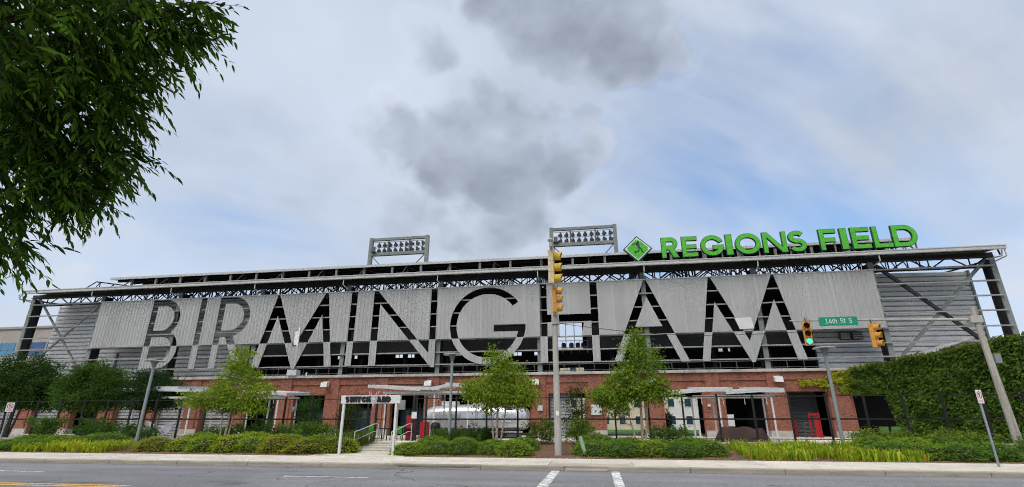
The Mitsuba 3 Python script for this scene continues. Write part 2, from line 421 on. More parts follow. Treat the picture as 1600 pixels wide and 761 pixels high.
# ------------------------------------------------------------------ the stadium
S = thing('stadium', 'long grey metal and brick ballpark with a city name cut into its panels', 'stadium')
B = 9.2
ZP, ZM = 13.2, 8.53          # top and bottom of the panel band
WY = -.8                     # face of the brick wall
openings = [(k * B + a, k * B + b) for k in range(9) for a, b in ((.75, 3.72), (5.4, 8.42))]
OT = 3.76
wall_poly = sbox(-.6, .1, 79.05, 5.25)
holes = unary_union([sbox(a, 0, b, OT) for a, b in openings])
recess = unary_union([sbox(a - .28, 4.28, b + .28, 4.64) for a, b in openings])
m = MB().plate(wall_poly.difference(holes), WY + .12, WY + .55)
m.plate(wall_poly.difference(holes).difference(recess), WY, WY + .117)
put(S + '__brick_wall', m, 'mat_brick')
BW = S + '__brick_wall'
for k in range(9):
    for c, w in ((k * B - .02 + (.17 if k == 0 else 0), .84), (k * B + 4.56, .84)):
        # pilaster with narrow recessed joints either side
        put(BW + '__pilaster', MB().box(c - w + .30, c + w - .30, WY - .10, WY - .002, .9, 5.24), 'mat_brick')
        put(BW + '__pier_base', MB().box(c - w + .02, c + w - .02, WY - .14, WY + .60, .05, .9), 'mat_stone')
put(BW + '__pilaster', MB().box(77.7, 78.75, WY - .10, WY - .002, .9, 5.24), 'mat_brick')
put(BW + '__pier_base', MB().box(77.34, 79.09, WY - .14, WY + .60, .05, .9), 'mat_stone')
for a, b in openings:   # soldier course over each opening
    m = MB()
    n = int((b - a + .4) / .09)
    for i in range(n):
        x = a - .2 + i * .09
        m.box(x + .006, x + .084, WY - .014, WY - .002, OT + .005, OT + .22)
    put(BW + '__lintel_course', m, 'mat_brick', kind='stuff')
rng = np.random.default_rng(4)
for x0 in np.arange(-.8, 79.2, 1.83):
    dz = rng.uniform(-.012, .012)
    put(S + '__coping_stone', MB().box(x0 + .012, min(x0 + 1.818, 79.3), WY - .28, WY + .62, 5.253, 5.47 + dz), 'mat_stone')
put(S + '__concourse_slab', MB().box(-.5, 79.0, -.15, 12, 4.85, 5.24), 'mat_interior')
put(S + '__porch_wall', MB().box(79.1, 88.0, 3.2, 3.4, -.05, 5.2), 'mat_interior')
put(S + '__porch_roof', MB().box(79.06, 87.9, -.75, 3.2, 3.75, 5.1), 'mat_interior')
# shutters, doors and what fills the openings
def shutter(k, half, y=-.2, mat='mat_shutter', x0=None, x1=None):
    a, b = openings[k * 2 + half]; a = x0 or a; b = x1 or b
    s = put(S + '__shutter', MB().box(a, b, y + .03, y + .12, .42, OT + .1), 'mat_midgrey')
    for z in np.arange(.50, OT - .02, .272):
        m = MB(); m.add([[a, y + .028, z + .25], [b, y + .028, z + .25], [a, y - .055, z], [b, y - .055, z], [a, y + .028, z - .02], [b, y + .028, z - .02]], [[0, 2, 3], [0, 3, 1], [2, 4, 5], [2, 5, 3]])
        put(s + '__slat', m, mat)
for k, h in ((0, 1), (1, 1), (2, 0), (2, 1), (0, 0)): shutter(k, h)
shutter(6, 0, x1=openings[12][0] + 1.75); shutter(3, 0, y=2.0, mat='mat_midgrey'); shutter(8, 0, y=1.6, mat='mat_midgrey')
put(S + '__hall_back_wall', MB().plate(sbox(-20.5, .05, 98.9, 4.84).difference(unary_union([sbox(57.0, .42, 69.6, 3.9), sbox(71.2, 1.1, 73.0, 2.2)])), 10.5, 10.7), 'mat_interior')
for x in (4.5, 13.8, 23, 32.0, 41.3, 49.0, 55.4, 74.0, 78.6, 86.0):
    put(S + '__hall_partition', MB().box(x, x + .15, .2, 10.4, .42, 4.84), 'mat_interior')
def glazed_door(a, b, y):
    d = put(S + '__glazed_door', MB().box(a, b, y, y + .06, 2.55, 2.7).box(a, b, y, y + .06, .42, .62).box(a, a + .07, y, y + .06, .62, 2.55).box(b - .07, b, y, y + .06, .62, 2.55), 'mat_blackmetal')
    n = max(1, round((b - a) / .8)); w = (b - a - .14) / n
    for i in range(n):
        x = a + .07 + i * w
        put(d + '__pane', MB().box(x + .04, x + w - .04, y + .02, y + .04, .66, 2.50), 'mat_glassdark')
        put(d + '__mullion', MB().box(x - .03, x + .03, y - .01, y + .07, .62, 2.55), 'mat_blackmetal')
for k, h in ((3, 1), (4, 0), (4, 1), (1, 0)):
    a, b = openings[2 * k + h]; glazed_door(a + .2, b - .2, 1.2)

# steel frame
for k in range(11):
    x = .4 if k == 0 else 91.7 if k == 10 else k * B; z0 = 5.0 if 0 < k < 9 else 0.0
    c = put(S + '__column', MB().box(x - .05, x + .05, .02, .84, z0, 13.99).box(x - .2, x + .2, .84, .92, z0, 13.99), 'mat_darksteel')  # near-black web: the shade of the recess is put into its colour
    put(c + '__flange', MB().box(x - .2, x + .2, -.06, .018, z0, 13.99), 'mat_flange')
    d = put(S + '__downspout', MB().tube([(x + .08, -1.45, 14.22), (x + .08, -1.45, 13.72), (x + .08, -1.38, 13.66), (x + .08, -.18, 13.60)], .05, 8), 'mat_gutter', smooth=40)
for i, z in enumerate((13.28, 12.05, 10.87, 9.70, 8.50, 7.38, 6.32)):
    put(S + '__girt', MB().box(.45, 91.65, -.30, -.13, z - .05, z + .05), 'mat_girt')
put(S + '__eave_beam', MB().box(0.25, 91.85, -.10, .10, 14.06, 14.40).box(0.25, 91.85, -.22, .22, 14.0, 14.058), 'mat_darksteel')
put(S + '__gutter', MB().box(1.0, 91.85, -1.62, -1.36, 14.22, 14.50).box(1.0, 91.85, -1.68, -1.62, 14.46, 14.53), 'mat_gutter')
m = MB(); m.add([[1.0, -1.36, 14.40], [91.85, -1.36, 14.40], [91.85, 2.2, 14.78], [1.0, 2.2, 14.78], [1.0, -1.36, 14.48], [91.85, -1.36, 14.48], [91.85, 2.2, 14.86], [1.0, 2.2, 14.86]],
                [[0, 2, 1], [0, 3, 2], [4, 5, 6], [4, 6, 7], [0, 1, 5], [0, 5, 4], [2, 3, 7], [2, 7, 6], [0, 4, 7], [0, 7, 3], [1, 2, 6], [1, 6, 5]])
for x in np.arange(1.1, 91.8, .4): m.bar((x, -1.5, 14.50), (x, 2.2, 14.90), .06, .05)
put(S + '__eave_roof', m, 'mat_soffit')
R0, R1 = 6.6, 88.2
y0, z0, y1, z1 = 2.6, 16.72, 15.0, 18.45
m = MB(); m.add([[x, y, z + dz] for dz in (-.12, .05) for (x, y, z) in ((R0, y0, z0), (R1, y0, z0), (R1, y1, z1), (R0, y1, z1))],
                [[0, 2, 1], [0, 3, 2], [4, 5, 6], [4, 6, 7], [0, 1, 5], [0, 5, 4], [2, 3, 7], [2, 7, 6], [0, 4, 7], [0, 7, 3], [1, 2, 6], [1, 6, 5]])
for y in np.arange(3.4, 15, 1.6):
    z = z0 + (y - y0) * (z1 - z0) / (y1 - y0); m.box(R0, R1, y - .08, y + .08, z - .34, z - .125)
rf = put(S + '__roof', m, 'mat_soffit')
m = MB().box(R0 - .1, R1 + .1, y0 - .12, y0 - .004, z0 - .16, z0 + .08)
for x in np.arange(R0, R1, .35): m.bar((x, y0 - .1, z0 + .09), (x, y1, z1 + .09), .07, .06)
put(rf + '__fascia', m, 'mat_gutter')
for i, x in enumerate(np.arange(9.2, 87, B / 3)):
    put(rf + '__post', MB().box(x - .11, x + .11, 2.62, 2.8, 14.8, z0 - .13), 'mat_flange')
# trusses under the roof
rng = np.random.default_rng(11)
def truss(x0, x1, y, za, zb, pan, r=.075):
    m = MB(); m.tube([(x0, y, za), (x1, y, za)], r, 5); m.tube([(x0, y, zb), (x1, y, zb)], r, 5)
    n = max(1, int(round((x1 - x0) / pan)))
    for i in range(n):
        a, b = x0 + (x1 - x0) * i / n, x0 + (x1 - x0) * (i + 1) / n
        m.tube([(a, y, za), (b, y, zb)] if i % 2 else [(a, y, zb), (b, y, za)], r * .8, 5)
        if i % 2: m.tube([(a, y, za), (a, y, zb)], r * .7, 5)
    return m
for k in range(10):
    x = k * B
    for y, za, zb, pan in ((.45, 13.30, 14.30, 1.53), (4.2, 14.15, 15.2, 1.53), (8.0, 15.0, 16.4, 1.84), (12.0, 15.9, 17.7, 2.3)):
        if y > 1 and k in (0, 9): continue
        put(S + '__truss', truss(x + .1, x + B - .1, y, za, zb, pan), 'mat_darksteel')
for k in range(0, 21):
    x = k * B / 2
    m = MB(); e = .05
    if k in (0, 20): continue
    m.tube([(x, .3, 13.5), (x, 14.5, 16.7)], .07, 5); m.tube([(x, .3, 14.1), (x, 2.6, 16.45), (x, 14.5, 18.1)], .07, 5)
    for y in np.arange(1.5, 14.5, 1.6):
        za = 13.5 + (y - .3) * 3.2 / 14.2; zb = 16.45 + (y - 2.6) * 1.65 / 11.9 if y > 2.6 else 14.1 + (y - .3) * 2.35 / 2.3
        zn = 16.45 + max(0, y + 1.6 - 2.6) * 1.65 / 11.9
        m.tube([(x, y, za), (x, min(y + 1.6, 14.5), min(zn, 18.1))], e, 5); m.tube([(x, y, za), (x, y, zb)], e, 5)
    put(S + '__rafter_truss', m, 'mat_darksteel')
for x in (.4, 91.7):
    put(S + '__rafter_truss', MB().tube([(x, .9, 13.9), (x, 9, 14.6)], .08, 6).tube([(x, -1.0, 13.9), (x, -.9, 14.4)], .06, 6), 'mat_darksteel')
for x, sx in ((.75, -1), (91.0, 1)):
    put(S + '__gutter_bracket', MB().tube([(x + sx * .2, -.3, 13.75), (x + sx * .65, -1.2, 13.75), (x + sx * .65, -1.35, 14.2)], .06, 6), 'mat_gutter')
def brace(p, q, mat, w=.17): put(S + '__cross_brace', MB().bar(p, q, w, w), mat)
brace((1.0, .12, 14.0), (8.6, .12, 6.2), 'mat_flange', .16); brace((9.0, .32, 13.5), (.5, .32, 5.6), 'mat_flange', .16)
brace((83.0, .12, 14.0), (91.6, .12, 5.2), 'mat_darksteel', .24); brace((91.6, .42, 14.0), (83.1, .42, 5.8), 'mat_flange', .22)

# horizontal metal cladding of the two wings
def siding(p, q, z0, z1, gap=0.0):
    p, q = np.array([*p, 0.0]), np.array([*q, 0.0]); t = unit(q - p); nrm = np.array([t[1], -t[0], 0])
    def quad(a, b, n0, n1, za, zb):
        return [p + t * u + nrm * n + [0, 0, z] for u in (a, b) for n in (n0, n1) for z in (za, zb)]
    L = np.linalg.norm(q - p)
    w = put(S + '__siding_wall', MB().add(quad(0, L, -.25, 0, z0, z1), MB.BOXF), 'mat_midgrey')
    for z in np.arange(z0 + .02, z1 - .1, .425):
        zt = min(z + .365, z1)
        pr = [(0.002, z), (.085, z + .05), (.085, zt - .03), (.002, zt)]
        v = [p + t * u + nrm * n + [0, 0, zz] for u in (0, L) for n, zz in pr]
        put(w + '__board', MB().add(v, [[0, 1, 5], [0, 5, 4], [1, 2, 6], [1, 6, 5], [2, 3, 7], [2, 7, 6], [0, 2, 1], [0, 3, 2], [4, 5, 6], [4, 6, 7]]), 'mat_siding')
    return w
wl = siding((.4, 2.9), (25.6, 2.2), 4.6, 13.85)
wr = siding((78.25, 2.2), (91.9, 3.35), 5.3, 13.75)
put(wr + '__edge_trim', MB().box(91.86, 92.0, 3.1, 3.7, 5.3, 13.82), 'mat_flange')
for x0, x1 in ((80.28, 81.02), (81.22, 81.98)):
    lv = put(wr + '__louvre', MB().box(x0, x1, 2.0, 2.35, 8.0, 8.62), 'mat_midgrey')
    put(lv + '__blade', MB().box(x0 + .05, x1 - .05, 1.96, 1.998, 8.08, 8.16), 'mat_siding'); put(lv + '__blade', MB().box(x0 + .05, x1 - .05, 1.96, 1.998, 8.26, 8.34), 'mat_siding'); put(lv + '__blade', MB().box(x0 + .05, x1 - .05, 1.96, 1.998, 8.44, 8.52), 'mat_siding')
put(wl + '__door_trim', MB().box(9.9, 10.05, 2.35, 2.56, 4.6, 8.4), 'mat_flange')
for x, y in ((.6, 2.9), (91.6, 3.4)):
    put(S + '__wing_return', MB().box(x - .12, x + .12, y + .1, 12, 4.6, 13.7), 'mat_siding')
# dark concourse behind the letters
win = [sbox(56.4, 7.9, 59.2, 10.6), sbox(56.4, 5.3, 59.2, 6.35)]
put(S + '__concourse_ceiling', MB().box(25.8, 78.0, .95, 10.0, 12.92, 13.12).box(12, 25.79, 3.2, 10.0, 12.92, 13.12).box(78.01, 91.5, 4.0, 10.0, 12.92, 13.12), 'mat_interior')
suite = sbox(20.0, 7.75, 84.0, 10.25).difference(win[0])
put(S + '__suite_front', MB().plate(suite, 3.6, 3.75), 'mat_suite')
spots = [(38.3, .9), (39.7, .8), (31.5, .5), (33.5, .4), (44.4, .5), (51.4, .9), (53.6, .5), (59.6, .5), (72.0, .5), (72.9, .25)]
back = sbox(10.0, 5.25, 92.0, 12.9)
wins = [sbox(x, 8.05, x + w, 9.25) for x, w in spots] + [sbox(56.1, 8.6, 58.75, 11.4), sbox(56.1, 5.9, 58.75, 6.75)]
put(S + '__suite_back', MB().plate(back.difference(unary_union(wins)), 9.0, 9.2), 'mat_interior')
for g_ in wins:
    m = MB(); x0, za, x1, zb = g_.bounds
    m.box(x0, x1, 9.05, 9.12, za - .03, za + .04)
    for x in np.arange(x0, x1 + .01, max(.45, (x1 - x0) / 3)): m.box(x - .03, x + .03, 9.05, 9.12, za, zb)
    put(S + '__window_frame', m, 'mat_grey')
for x in (26.5, 31.5, 36.2, 40.9, 45.4, 50, 54.6, 61.5, 66.2, 70.7, 75.5):
    put(S + '__inner_column', MB().box(x - .16, x + .16, 5.2, 5.5, 5.24, 12.9), 'mat_darksteel')
m = MB()
for x in np.arange(26, 78, 1.3): m.box(x - .02, x + .02, 1.0, 1.05, 5.24, 6.3)
m.box(25.8, 78, .99, 1.06, 6.27, 6.33).box(25.8, 78, .99, 1.06, 5.75, 5.79)
put(S + '__guardrail', m, 'mat_grey')
for i, (x, w) in enumerate(((56.9, .4), (57.6, .42), (58.2, .42), (58.7, .35))):
    put(S + '__seat_back', MB().box(x, x + w, 3.0, 3.1, 7.95, 8.35).box(x + .05, x + w - .05, 3.02, 3.08, 8.35, 8.42), 'mat_black')
m = MB().box(56.3, 59.3, 2.4, 2.44, 8.5, 8.54).box(56.3, 59.3, 2.4, 2.44, 7.9, 7.94)
for x in np.arange(56.3, 59.4, .75): m.box(x - .02, x + .02, 2.4, 2.44, 7.4, 8.52)
put(S + '__railing', m, 'mat_grey')

# the giant name, cut out of the panels above and standing proud of them below
def ring(cx, cz, ro, ri): return Point(cx, cz).buffer(ro, 48).difference(Point(cx, cz).buffer(ri, 48))
def bowl(xs, cx, zt, zb, w):
    """Half-round bowl of a B or an R: straight from the stem to cx, then a half ring."""
    r = (zt - zb) / 2; cz = (zt + zb) / 2
    half = ring(cx, cz, r, r - w).intersection(sbox(cx, zb - 1, cx + 9, zt + 1))
    return unary_union([half, sbox(xs, zt - w, cx + .01, zt), sbox(xs, zb, cx + .01, zb + w)])
LB = 6.28
big = {}
big['B'] = unary_union([sbox(15.83, LB, 16.5, ZP + .1), bowl(15.83, 17.35, ZP - .02, 9.41, .65), bowl(15.83, 17.75, 10.06, 6.4, .65)])
big['I'] = sbox(21.32, LB, 21.95, ZP + .1)
big['R'] = unary_union([sbox(23.46, LB, 24.1, ZP + .1), bowl(23.46, 24.98, ZP - .02, 9.25, .64), Polygon([(24.6, 9.4), (25.45, 9.4), (27.0, LB), (26.15, LB)])])
big['M'] = Polygon([(27.9, LB), (29.70, ZP + .1), (29.82, ZP + .1), (32.0, 8.08), (34.74, ZP + .1), (34.96, ZP + .1), (36.02, LB), (35.38, LB), (34.55, 11.13), (32.38, 6.15), (32.1, 6.15), (29.95, 11.13), (28.7, LB)])
big['I2'] = sbox(37.36, LB, 37.97, ZP + .1)
big['N'] = Polygon([(39.64, LB), (39.64, ZP + .1), (39.92, ZP + .1), (45.25, 7.3), (45.25, ZP + .1), (45.85, ZP + .1), (45.85, 6.08), (45.5, 6.08), (40.3, 11.95), (40.3, LB)])
gc = (50.6, 9.66)
wedge = Polygon([gc, (gc[0] + 6, gc[1] + .0), (gc[0] + 6 * math.cos(math.radians(36)), gc[1] + 6 * math.sin(math.radians(36)))])
big['G'] = unary_union([ring(*gc, 3.44, 2.83).difference(wedge), sbox(51.17, 9.06, 53.98, 9.68)])
big['H'] = unary_union([sbox(55.32, LB, 55.95, ZP + .1), sbox(59.76, LB, 60.38, ZP + .1), sbox(55.9, 9.76, 59.8, 10.4)])
big['A'] = unary_union([Polygon([(61.49, LB), (64.46, ZP + .1), (64.58, ZP + .1), (67.58, 6.2), (66.89, 6.2), (64.56, 11.7), (62.13, LB)]), Polygon([(63.0, 8.5), (63.3, 9.13), (65.8, 9.13), (66.1, 8.5)])])
big['M2'] = Polygon([(68.55, 6.2), (69.81, ZP + .1), (69.93, ZP + .1), (72.4, 7.75), (74.91, ZP + .1), (75.03, ZP + .1), (76.5, 6.2), (75.8, 6.2), (74.77, 11.1), (72.6, 6.05), (72.35, 6.05), (70.07, 11.06), (69.15, 6.2)])
letters = unary_union(list(big.values()))
band = sbox(9.62, ZM, 82.7, ZP).difference(letters).difference(Polygon([(57.0, 8.0), (58.75, 8.0), (59.15, 9.68), (57.0, 9.68)]))
RIB = .36
def ribbed(poly, y):
    m = MB().plate(poly, y, y + .03)
    x0, _, x1, _ = poly.bounds
    for i in range(int(x0 / RIB) - 1, int(x1 / RIB) + 2):
        piece = poly.intersection(sbox(i * RIB, 0, i * RIB + RIB * .5, 99))
        if not piece.is_empty and piece.area > 1e-4: m.plate(piece, y - .032, y - .003)
    return m
PY = -.44
for gpoly in sorted(geoms(band), key=lambda q: q.bounds[0]):
    cuts = [gpoly]
    if gpoly.area > 20 and gpoly.bounds[2] > 80: cuts = geoms(gpoly.intersection(sbox(0, 0, 81.35, 99))) + geoms(gpoly.intersection(sbox(81.36, 0, 99, 99)))
    if gpoly.bounds[0] < 10: cuts = geoms(gpoly.intersection(sbox(0, 0, 11.2, 99))) + geoms(gpoly.intersection(sbox(11.21, 0, 99, 99)))
    for q in cuts: put(S + '__panel', ribbed(q, PY), 'mat_panel')
m = MB()
m.box(9.6, 82.72, PY - .085, PY + .04, ZP + .003, ZP + .07)
put(S + '__panel_cap', m, 'mat_gutter')
for name, q in big.items():
    low = q.intersection(sbox(0, 0, 99, ZM - .004))
    for gq in geoms(low): put(S + '__letter_foot', ribbed(gq, PY), 'mat_panel')
put(S + '__notice_board', MB().box(32.1, 32.5, PY - .12, PY - .08, 8.3, 9.6).box(32.65, 32.78, PY - .5, PY - .4, 8.1, 9.9), 'mat_white')
put(S + '__rolled_banner', MB().plate(Polygon([(71.45, 9.6), (72.75, 9.66), (72.85, 8.72), (71.75, 8.68)]), PY - .12, PY - .06), 'mat_aptwhite')
put(S + '__roof_unit', MB().box(32.3, 33.2, -1.3, -.6, 5.48, 5.98), 'mat_plate')
put(S + '__roof_vent', MB().tube([(34.0, -.9, 5.48), (34.0, -.9, 5.75)], .06, 8), 'mat_white')

# wall floodlights on the brick piers
for i, x in enumerate((36.2, 45.7, 54.95, 64.3, 73.75)):
    w = thing('wall_floodlight', ('white box floodlight on the brick wall, ' + ['first from the left', 'above the silver trailer\'s left end', 'just left of the traffic pole', 'behind the tall young tree', 'nearest to the yellow vines'][i]), 'floodlight', 'box floodlights along the brick wall')
    m = MB(); m.add([[x - .30, -1.65, 4.42], [x + .30, -1.65, 4.42], [x - .30, -1.55, 4.80], [x + .30, -1.55, 4.80], [x - .22, -1.02, 4.50], [x + .22, -1.02, 4.50], [x - .22, -1.02, 4.92], [x + .22, -1.02, 4.92]],
                    [[0, 1, 3], [0, 3, 2], [4, 6, 7], [4, 7, 5], [0, 2, 6], [0, 6, 4], [1, 5, 7], [1, 7, 3], [2, 3, 7], [2, 7, 6], [0, 4, 5], [0, 5, 1]])
    put(w + '__housing', m, 'mat_whitesteel'); put(w + '__arm', MB().box(x - .05, x + .05, -1.03, WY - .1, 4.66, 4.76), 'mat_midgrey')
for n_, (x, z, w, h, lb) in enumerate(((33.35, 2.6, .35, .4, 'small grey box on the brick pier below the first wall floodlight'), (55.25, 2.6, .42, .42, 'pale square box on the brick pier left of the traffic pole'),
                                       (59.8, 2.45, .85, .8, 'pale notice plate on the brick pier right of the traffic pole'), (68.5, 2.75, .2, .2, 'small white alarm bell on the brick pier under the right canopy'), (43.2, 2.9, .9, .8, 'grey loudspeaker box on the brick pier behind the gate sign'))):
    put('wall_box', MB().box(x - w / 2, x + w / 2, WY - .30, WY - .104, z - h / 2, z + h / 2), 'mat_grey' if n_ in (0, 4) else 'mat_plate', label=lb, cat='box')

# floodlight frames on the roof
def light_tower(x0, x1, zb, label):
    t = thing('light_tower', label, 'floodlight frame', 'floodlight frames on the stadium roof'); y = 8.0
    for x in (x0 + .2, x1 - .2): put(t + '__post', MB().box(x - .2, x + .2, y - .2, y + .2, 16.8, zb + 2.1), 'mat_flange')
    put(t + '__beam', MB().box(x0 + .41, x1 - .41, y - .15, y + .15, zb + 1.75, zb + 2.05), 'mat_flange')
    put(t + '__beam', MB().box(x0 + .41, x1 - .41, y - .2, y + .2, zb - .1, zb + .26), 'mat_flange')
    for s in (0, 1):
        a, b = (x0 + .4, x0 + 1.7) if s == 0 else (x1 - .4, x1 - 1.7)
        put(t + '__brace', MB().bar((a, y, zb - .1), (b, y, zb - 1.5), .1), 'mat_flange')
    put(t + '__ladder_cage', MB().box(x0 + .5, x0 + .9, y - .5, y - .3, zb + .3, zb + .9).box(x0 + .42, x0 + .98, y - .6, y + .3, zb + .27, zb + .32), 'mat_midgrey')
    n = 9
    for r_, z in enumerate((zb + .58, zb + 1.25)):
        put(t + '__light_rail', MB().tube([(x0 + .5, y - .1, z + .28), (x1 - .5, y - .1, z + .28)], .035, 6), 'mat_grey')
        for i in range(n):
            x = x0 + 1.2 + (x1 - x0 - 1.9) * i / (n - 1)
            ax = unit(((i - 4) * .12, 1, -.75))
            f = put(t + '__floodlight', MB().rev([(.05, -.26), (.10, -.18), (.25, .10), (.26, .2)], (x, y, z), 10, ax), 'mat_midgrey', smooth=40)
            put(f + '__yoke', MB().bar((x, y - .1, z + .28), (x, y - .12, z - .05), .08, .06), 'mat_midgrey')
    for x in np.linspace(x0 + 2.3, x1 - 2.3, 2): put(t + '__hanger', MB().box(x - .08, x + .08, y - .1, y + .1, zb + .2, zb + 1.8), 'mat_midgrey')
light_tower(34.55, 41.75, 19.72, 'grey frame of floodlights on the roof, left of the two, above the letter N')
light_tower(55.65, 62.95, 19.70, 'grey frame of floodlights on the roof just right of the traffic signals')

# rooftop lettering
def arc(cx, cz, rx, rz, a0, a1, n=28):
    t = np.radians(np.linspace(a0, a1, n)); return [(cx + rx * math.cos(q), cz + rz * math.sin(q)) for q in t]
def line(pts, w): return LineString(pts).buffer(w / 2, cap_style=2, join_style=2, mitre_limit=3)
def glyph(ch, W, H, w):
    h = w / 2
    if ch == 'I': return sbox(0, 0, W, H)
    if ch == 'L': return unary_union([sbox(0, 0, w, H), sbox(0, 0, W, w)])
    if ch == 'E': return unary_union([sbox(0, 0, w, H), sbox(0, 0, W, w), sbox(0, H - w, W, H), sbox(0, H / 2 - h, W * .93, H / 2 + h)])
    if ch == 'F': return unary_union([sbox(0, 0, w, H), sbox(0, H - w, W, H), sbox(0, H * .48 - h, W * .9, H * .48 + h)])
    if ch == 'T': return unary_union([sbox(0, H - w, W, H), sbox(W / 2 - h, 0, W / 2 + h, H)])
    if ch == 'H': return unary_union([sbox(0, 0, w, H), sbox(W - w, 0, W, H), sbox(0, H / 2 - h, W, H / 2 + h)])
    if ch == 'N': return unary_union([sbox(0, 0, w * .95, H), sbox(W - w * .95, 0, W, H), Polygon([(0, H), (w * 1.15, H), (W, 0), (W - w * 1.15, 0)])])
    if ch == 'O': return Point(0, 0).buffer(1, 40).difference(affinity.scale(Point(0, 0).buffer(1, 40), 1 - 2 * w / W, 1 - 2 * w / H)) if False else affinity.translate(affinity.scale(Point(0, 0).buffer(1, 40), W / 2, H / 2).difference(affinity.scale(Point(0, 0).buffer(1, 40), W / 2 - w, H / 2 - w)), W / 2, H / 2)
    if ch in 'CG':
        o = glyph('O', W * 1.02, H, w)
        cut_ = Polygon([(W / 2, H / 2), (W * 1.6, H * (.5 if ch == 'G' else .16)), (W * 1.6, H * (.98 if ch == 'G' else .84))])
        o = o.difference(cut_)
        return unary_union([o, sbox(W * .55, H / 2 - w, W, H / 2).intersection(sbox(0, 0, W, H))]) if ch == 'G' else o
    if ch == 'D':
        r = H / 2; x = max(w, W - r)
        out = unary_union([sbox(0, 0, x, H), affinity.translate(affinity.scale(Point(0, 0).buffer(1, 40), W - x, H / 2), x, H / 2)])
        inn = unary_union([sbox(w, w, x, H - w), affinity.translate(affinity.scale(Point(0, 0).buffer(1, 40), W - x - w, H / 2 - w), x, H / 2)])
        return out.difference(inn.intersection(sbox(w, 0, W, H)))
    if ch == 'R':
        zb = H * .40; up = affinity.translate(glyph('D', W * .97, H - zb, w), 0, zb)
        return unary_union([sbox(0, 0, w, H), up, Polygon([(W * .36, zb + w * .6), (W * .36 + w * 1.2, zb + w * .6), (W + w * .05, 0), (W - w * 1.2, 0)])])
    if ch == 'A': return unary_union([line([(w * .5, 0), (W / 2, H - .02)], w), line([(W - w * .5, 0), (W / 2, H - .02)], w), sbox(W * .25, H * .2, W * .75, H * .2 + w * .9)]).intersection(sbox(0, 0, W, H))
    if ch == 'W': return unary_union([line([(w * .5, H), (W * .28, 0)], w), line([(W * .28, 0), (W * .5, H)], w), line([(W * .5, H), (W * .72, 0)], w), line([(W * .72, 0), (W - w * .5, H)], w)]).intersection(sbox(0, 0, W, H))
    if ch == 'S':
        rz1 = (H - w) * .25 * .96; rz2 = (H - w) * .25 * 1.04; c1 = H - h - rz1; c2 = h + rz2; cx = W / 2; rx = W / 2 - h
        return line(arc(cx, c1, rx * .92, rz1, 32, 270) + arc(cx, c2, rx, rz2, 90, -150)[1:], w)
rs = thing('rooftop_sign', 'bright green letters REGIONS FIELD standing along the roof edge', 'sign')
word = [('R', 66.33, 67.72), ('E', 68.09, 69.36), ('G', 69.68, 71.55), ('I', 71.80, 72.30), ('O', 72.58, 74.62), ('N', 74.86, 76.73), ('S', 76.92, 78.30),
        ('F', 79.42, 80.72), ('I', 81.08, 81.56), ('E', 81.92, 83.30), ('L', 83.58, 84.95), ('D', 85.06, 86.88)]
for i, (ch, a, b) in enumerate(word):
    q = affinity.translate(glyph(ch, b - a, 1.84, .335), a, 15.27)
    l = put(rs + '__letter', MB().plate(q.buffer(.04, join_style=2), -.02, .18), 'mat_darkgreen', label=f'green letter {ch} of {"REGIONS" if i < 7 else "FIELD"}')
    put(l + '__face', MB().plate(q, -.05, -.022), 'mat_green')
    for x in ((a + .12, b - .12) if b - a > .7 else ((a + b) / 2,)): put(l + '__support', MB().box(x - .05, x + .05,   .19, .28, 14.55, 15.9), 'mat_flange')
dm = thing('diamond_sign', 'green diamond sign with a dark batter figure left of the roof letters', 'sign')
dq = Polygon([(62.98, 16.22), (64.20, 17.42), (65.47, 16.22), (64.20, 15.02)])
put(dm + '__case', MB().plate(dq.buffer(.03, join_style=2), -.02, .2), 'mat_darkgreen')
put(dm + '__border', MB().plate(dq.buffer(-.06, join_style=2), -.05, -.022), 'mat_logowhite')
fq = dq.buffer(-.16, join_style=2)
for cx, cz in ((62.98, 16.22), (64.20, 17.42), (65.47, 16.22)): fq = fq.difference(affinity.rotate(sbox(cx - .30, cz - .30, cx + .30, cz + .30), 45))
put(dm + '__face', MB().plate(fq, -.075, -.052), 'mat_green')
def blob(pts, r): return unary_union([LineString(pts[i:i + 2]).buffer(r, 8) for i in range(len(pts) - 1)])
fig = unary_union([Point(64.27, 16.88).buffer(.075), blob([(64.30, 16.78), (64.32, 16.45)], .085), blob([(64.34, 16.45), (64.50, 16.20), (64.62, 15.92), (64.70, 15.88)], .055), blob([(64.28, 16.42), (64.34, 16.15), (64.28, 15.98), (64.05, 15.93), (63.98, 15.85), (63.98, 15.98)], .05),
                   blob([(64.28, 16.76), (64.12, 16.62), (64.22, 16.52)], .045), blob([(64.28, 16.82), (64.15, 16.78)], .04), blob([(64.20, 16.78), (63.75, 16.60)], .028)])
put(dm + '__batter', MB().plate(fig, -.098, -.077), 'mat_darkgreen')
for x in (63.9, 64.55): put(dm + '__support', MB().box(x - .05, x + .05, .21, .3, 14.55, 15.6), 'mat_flange')
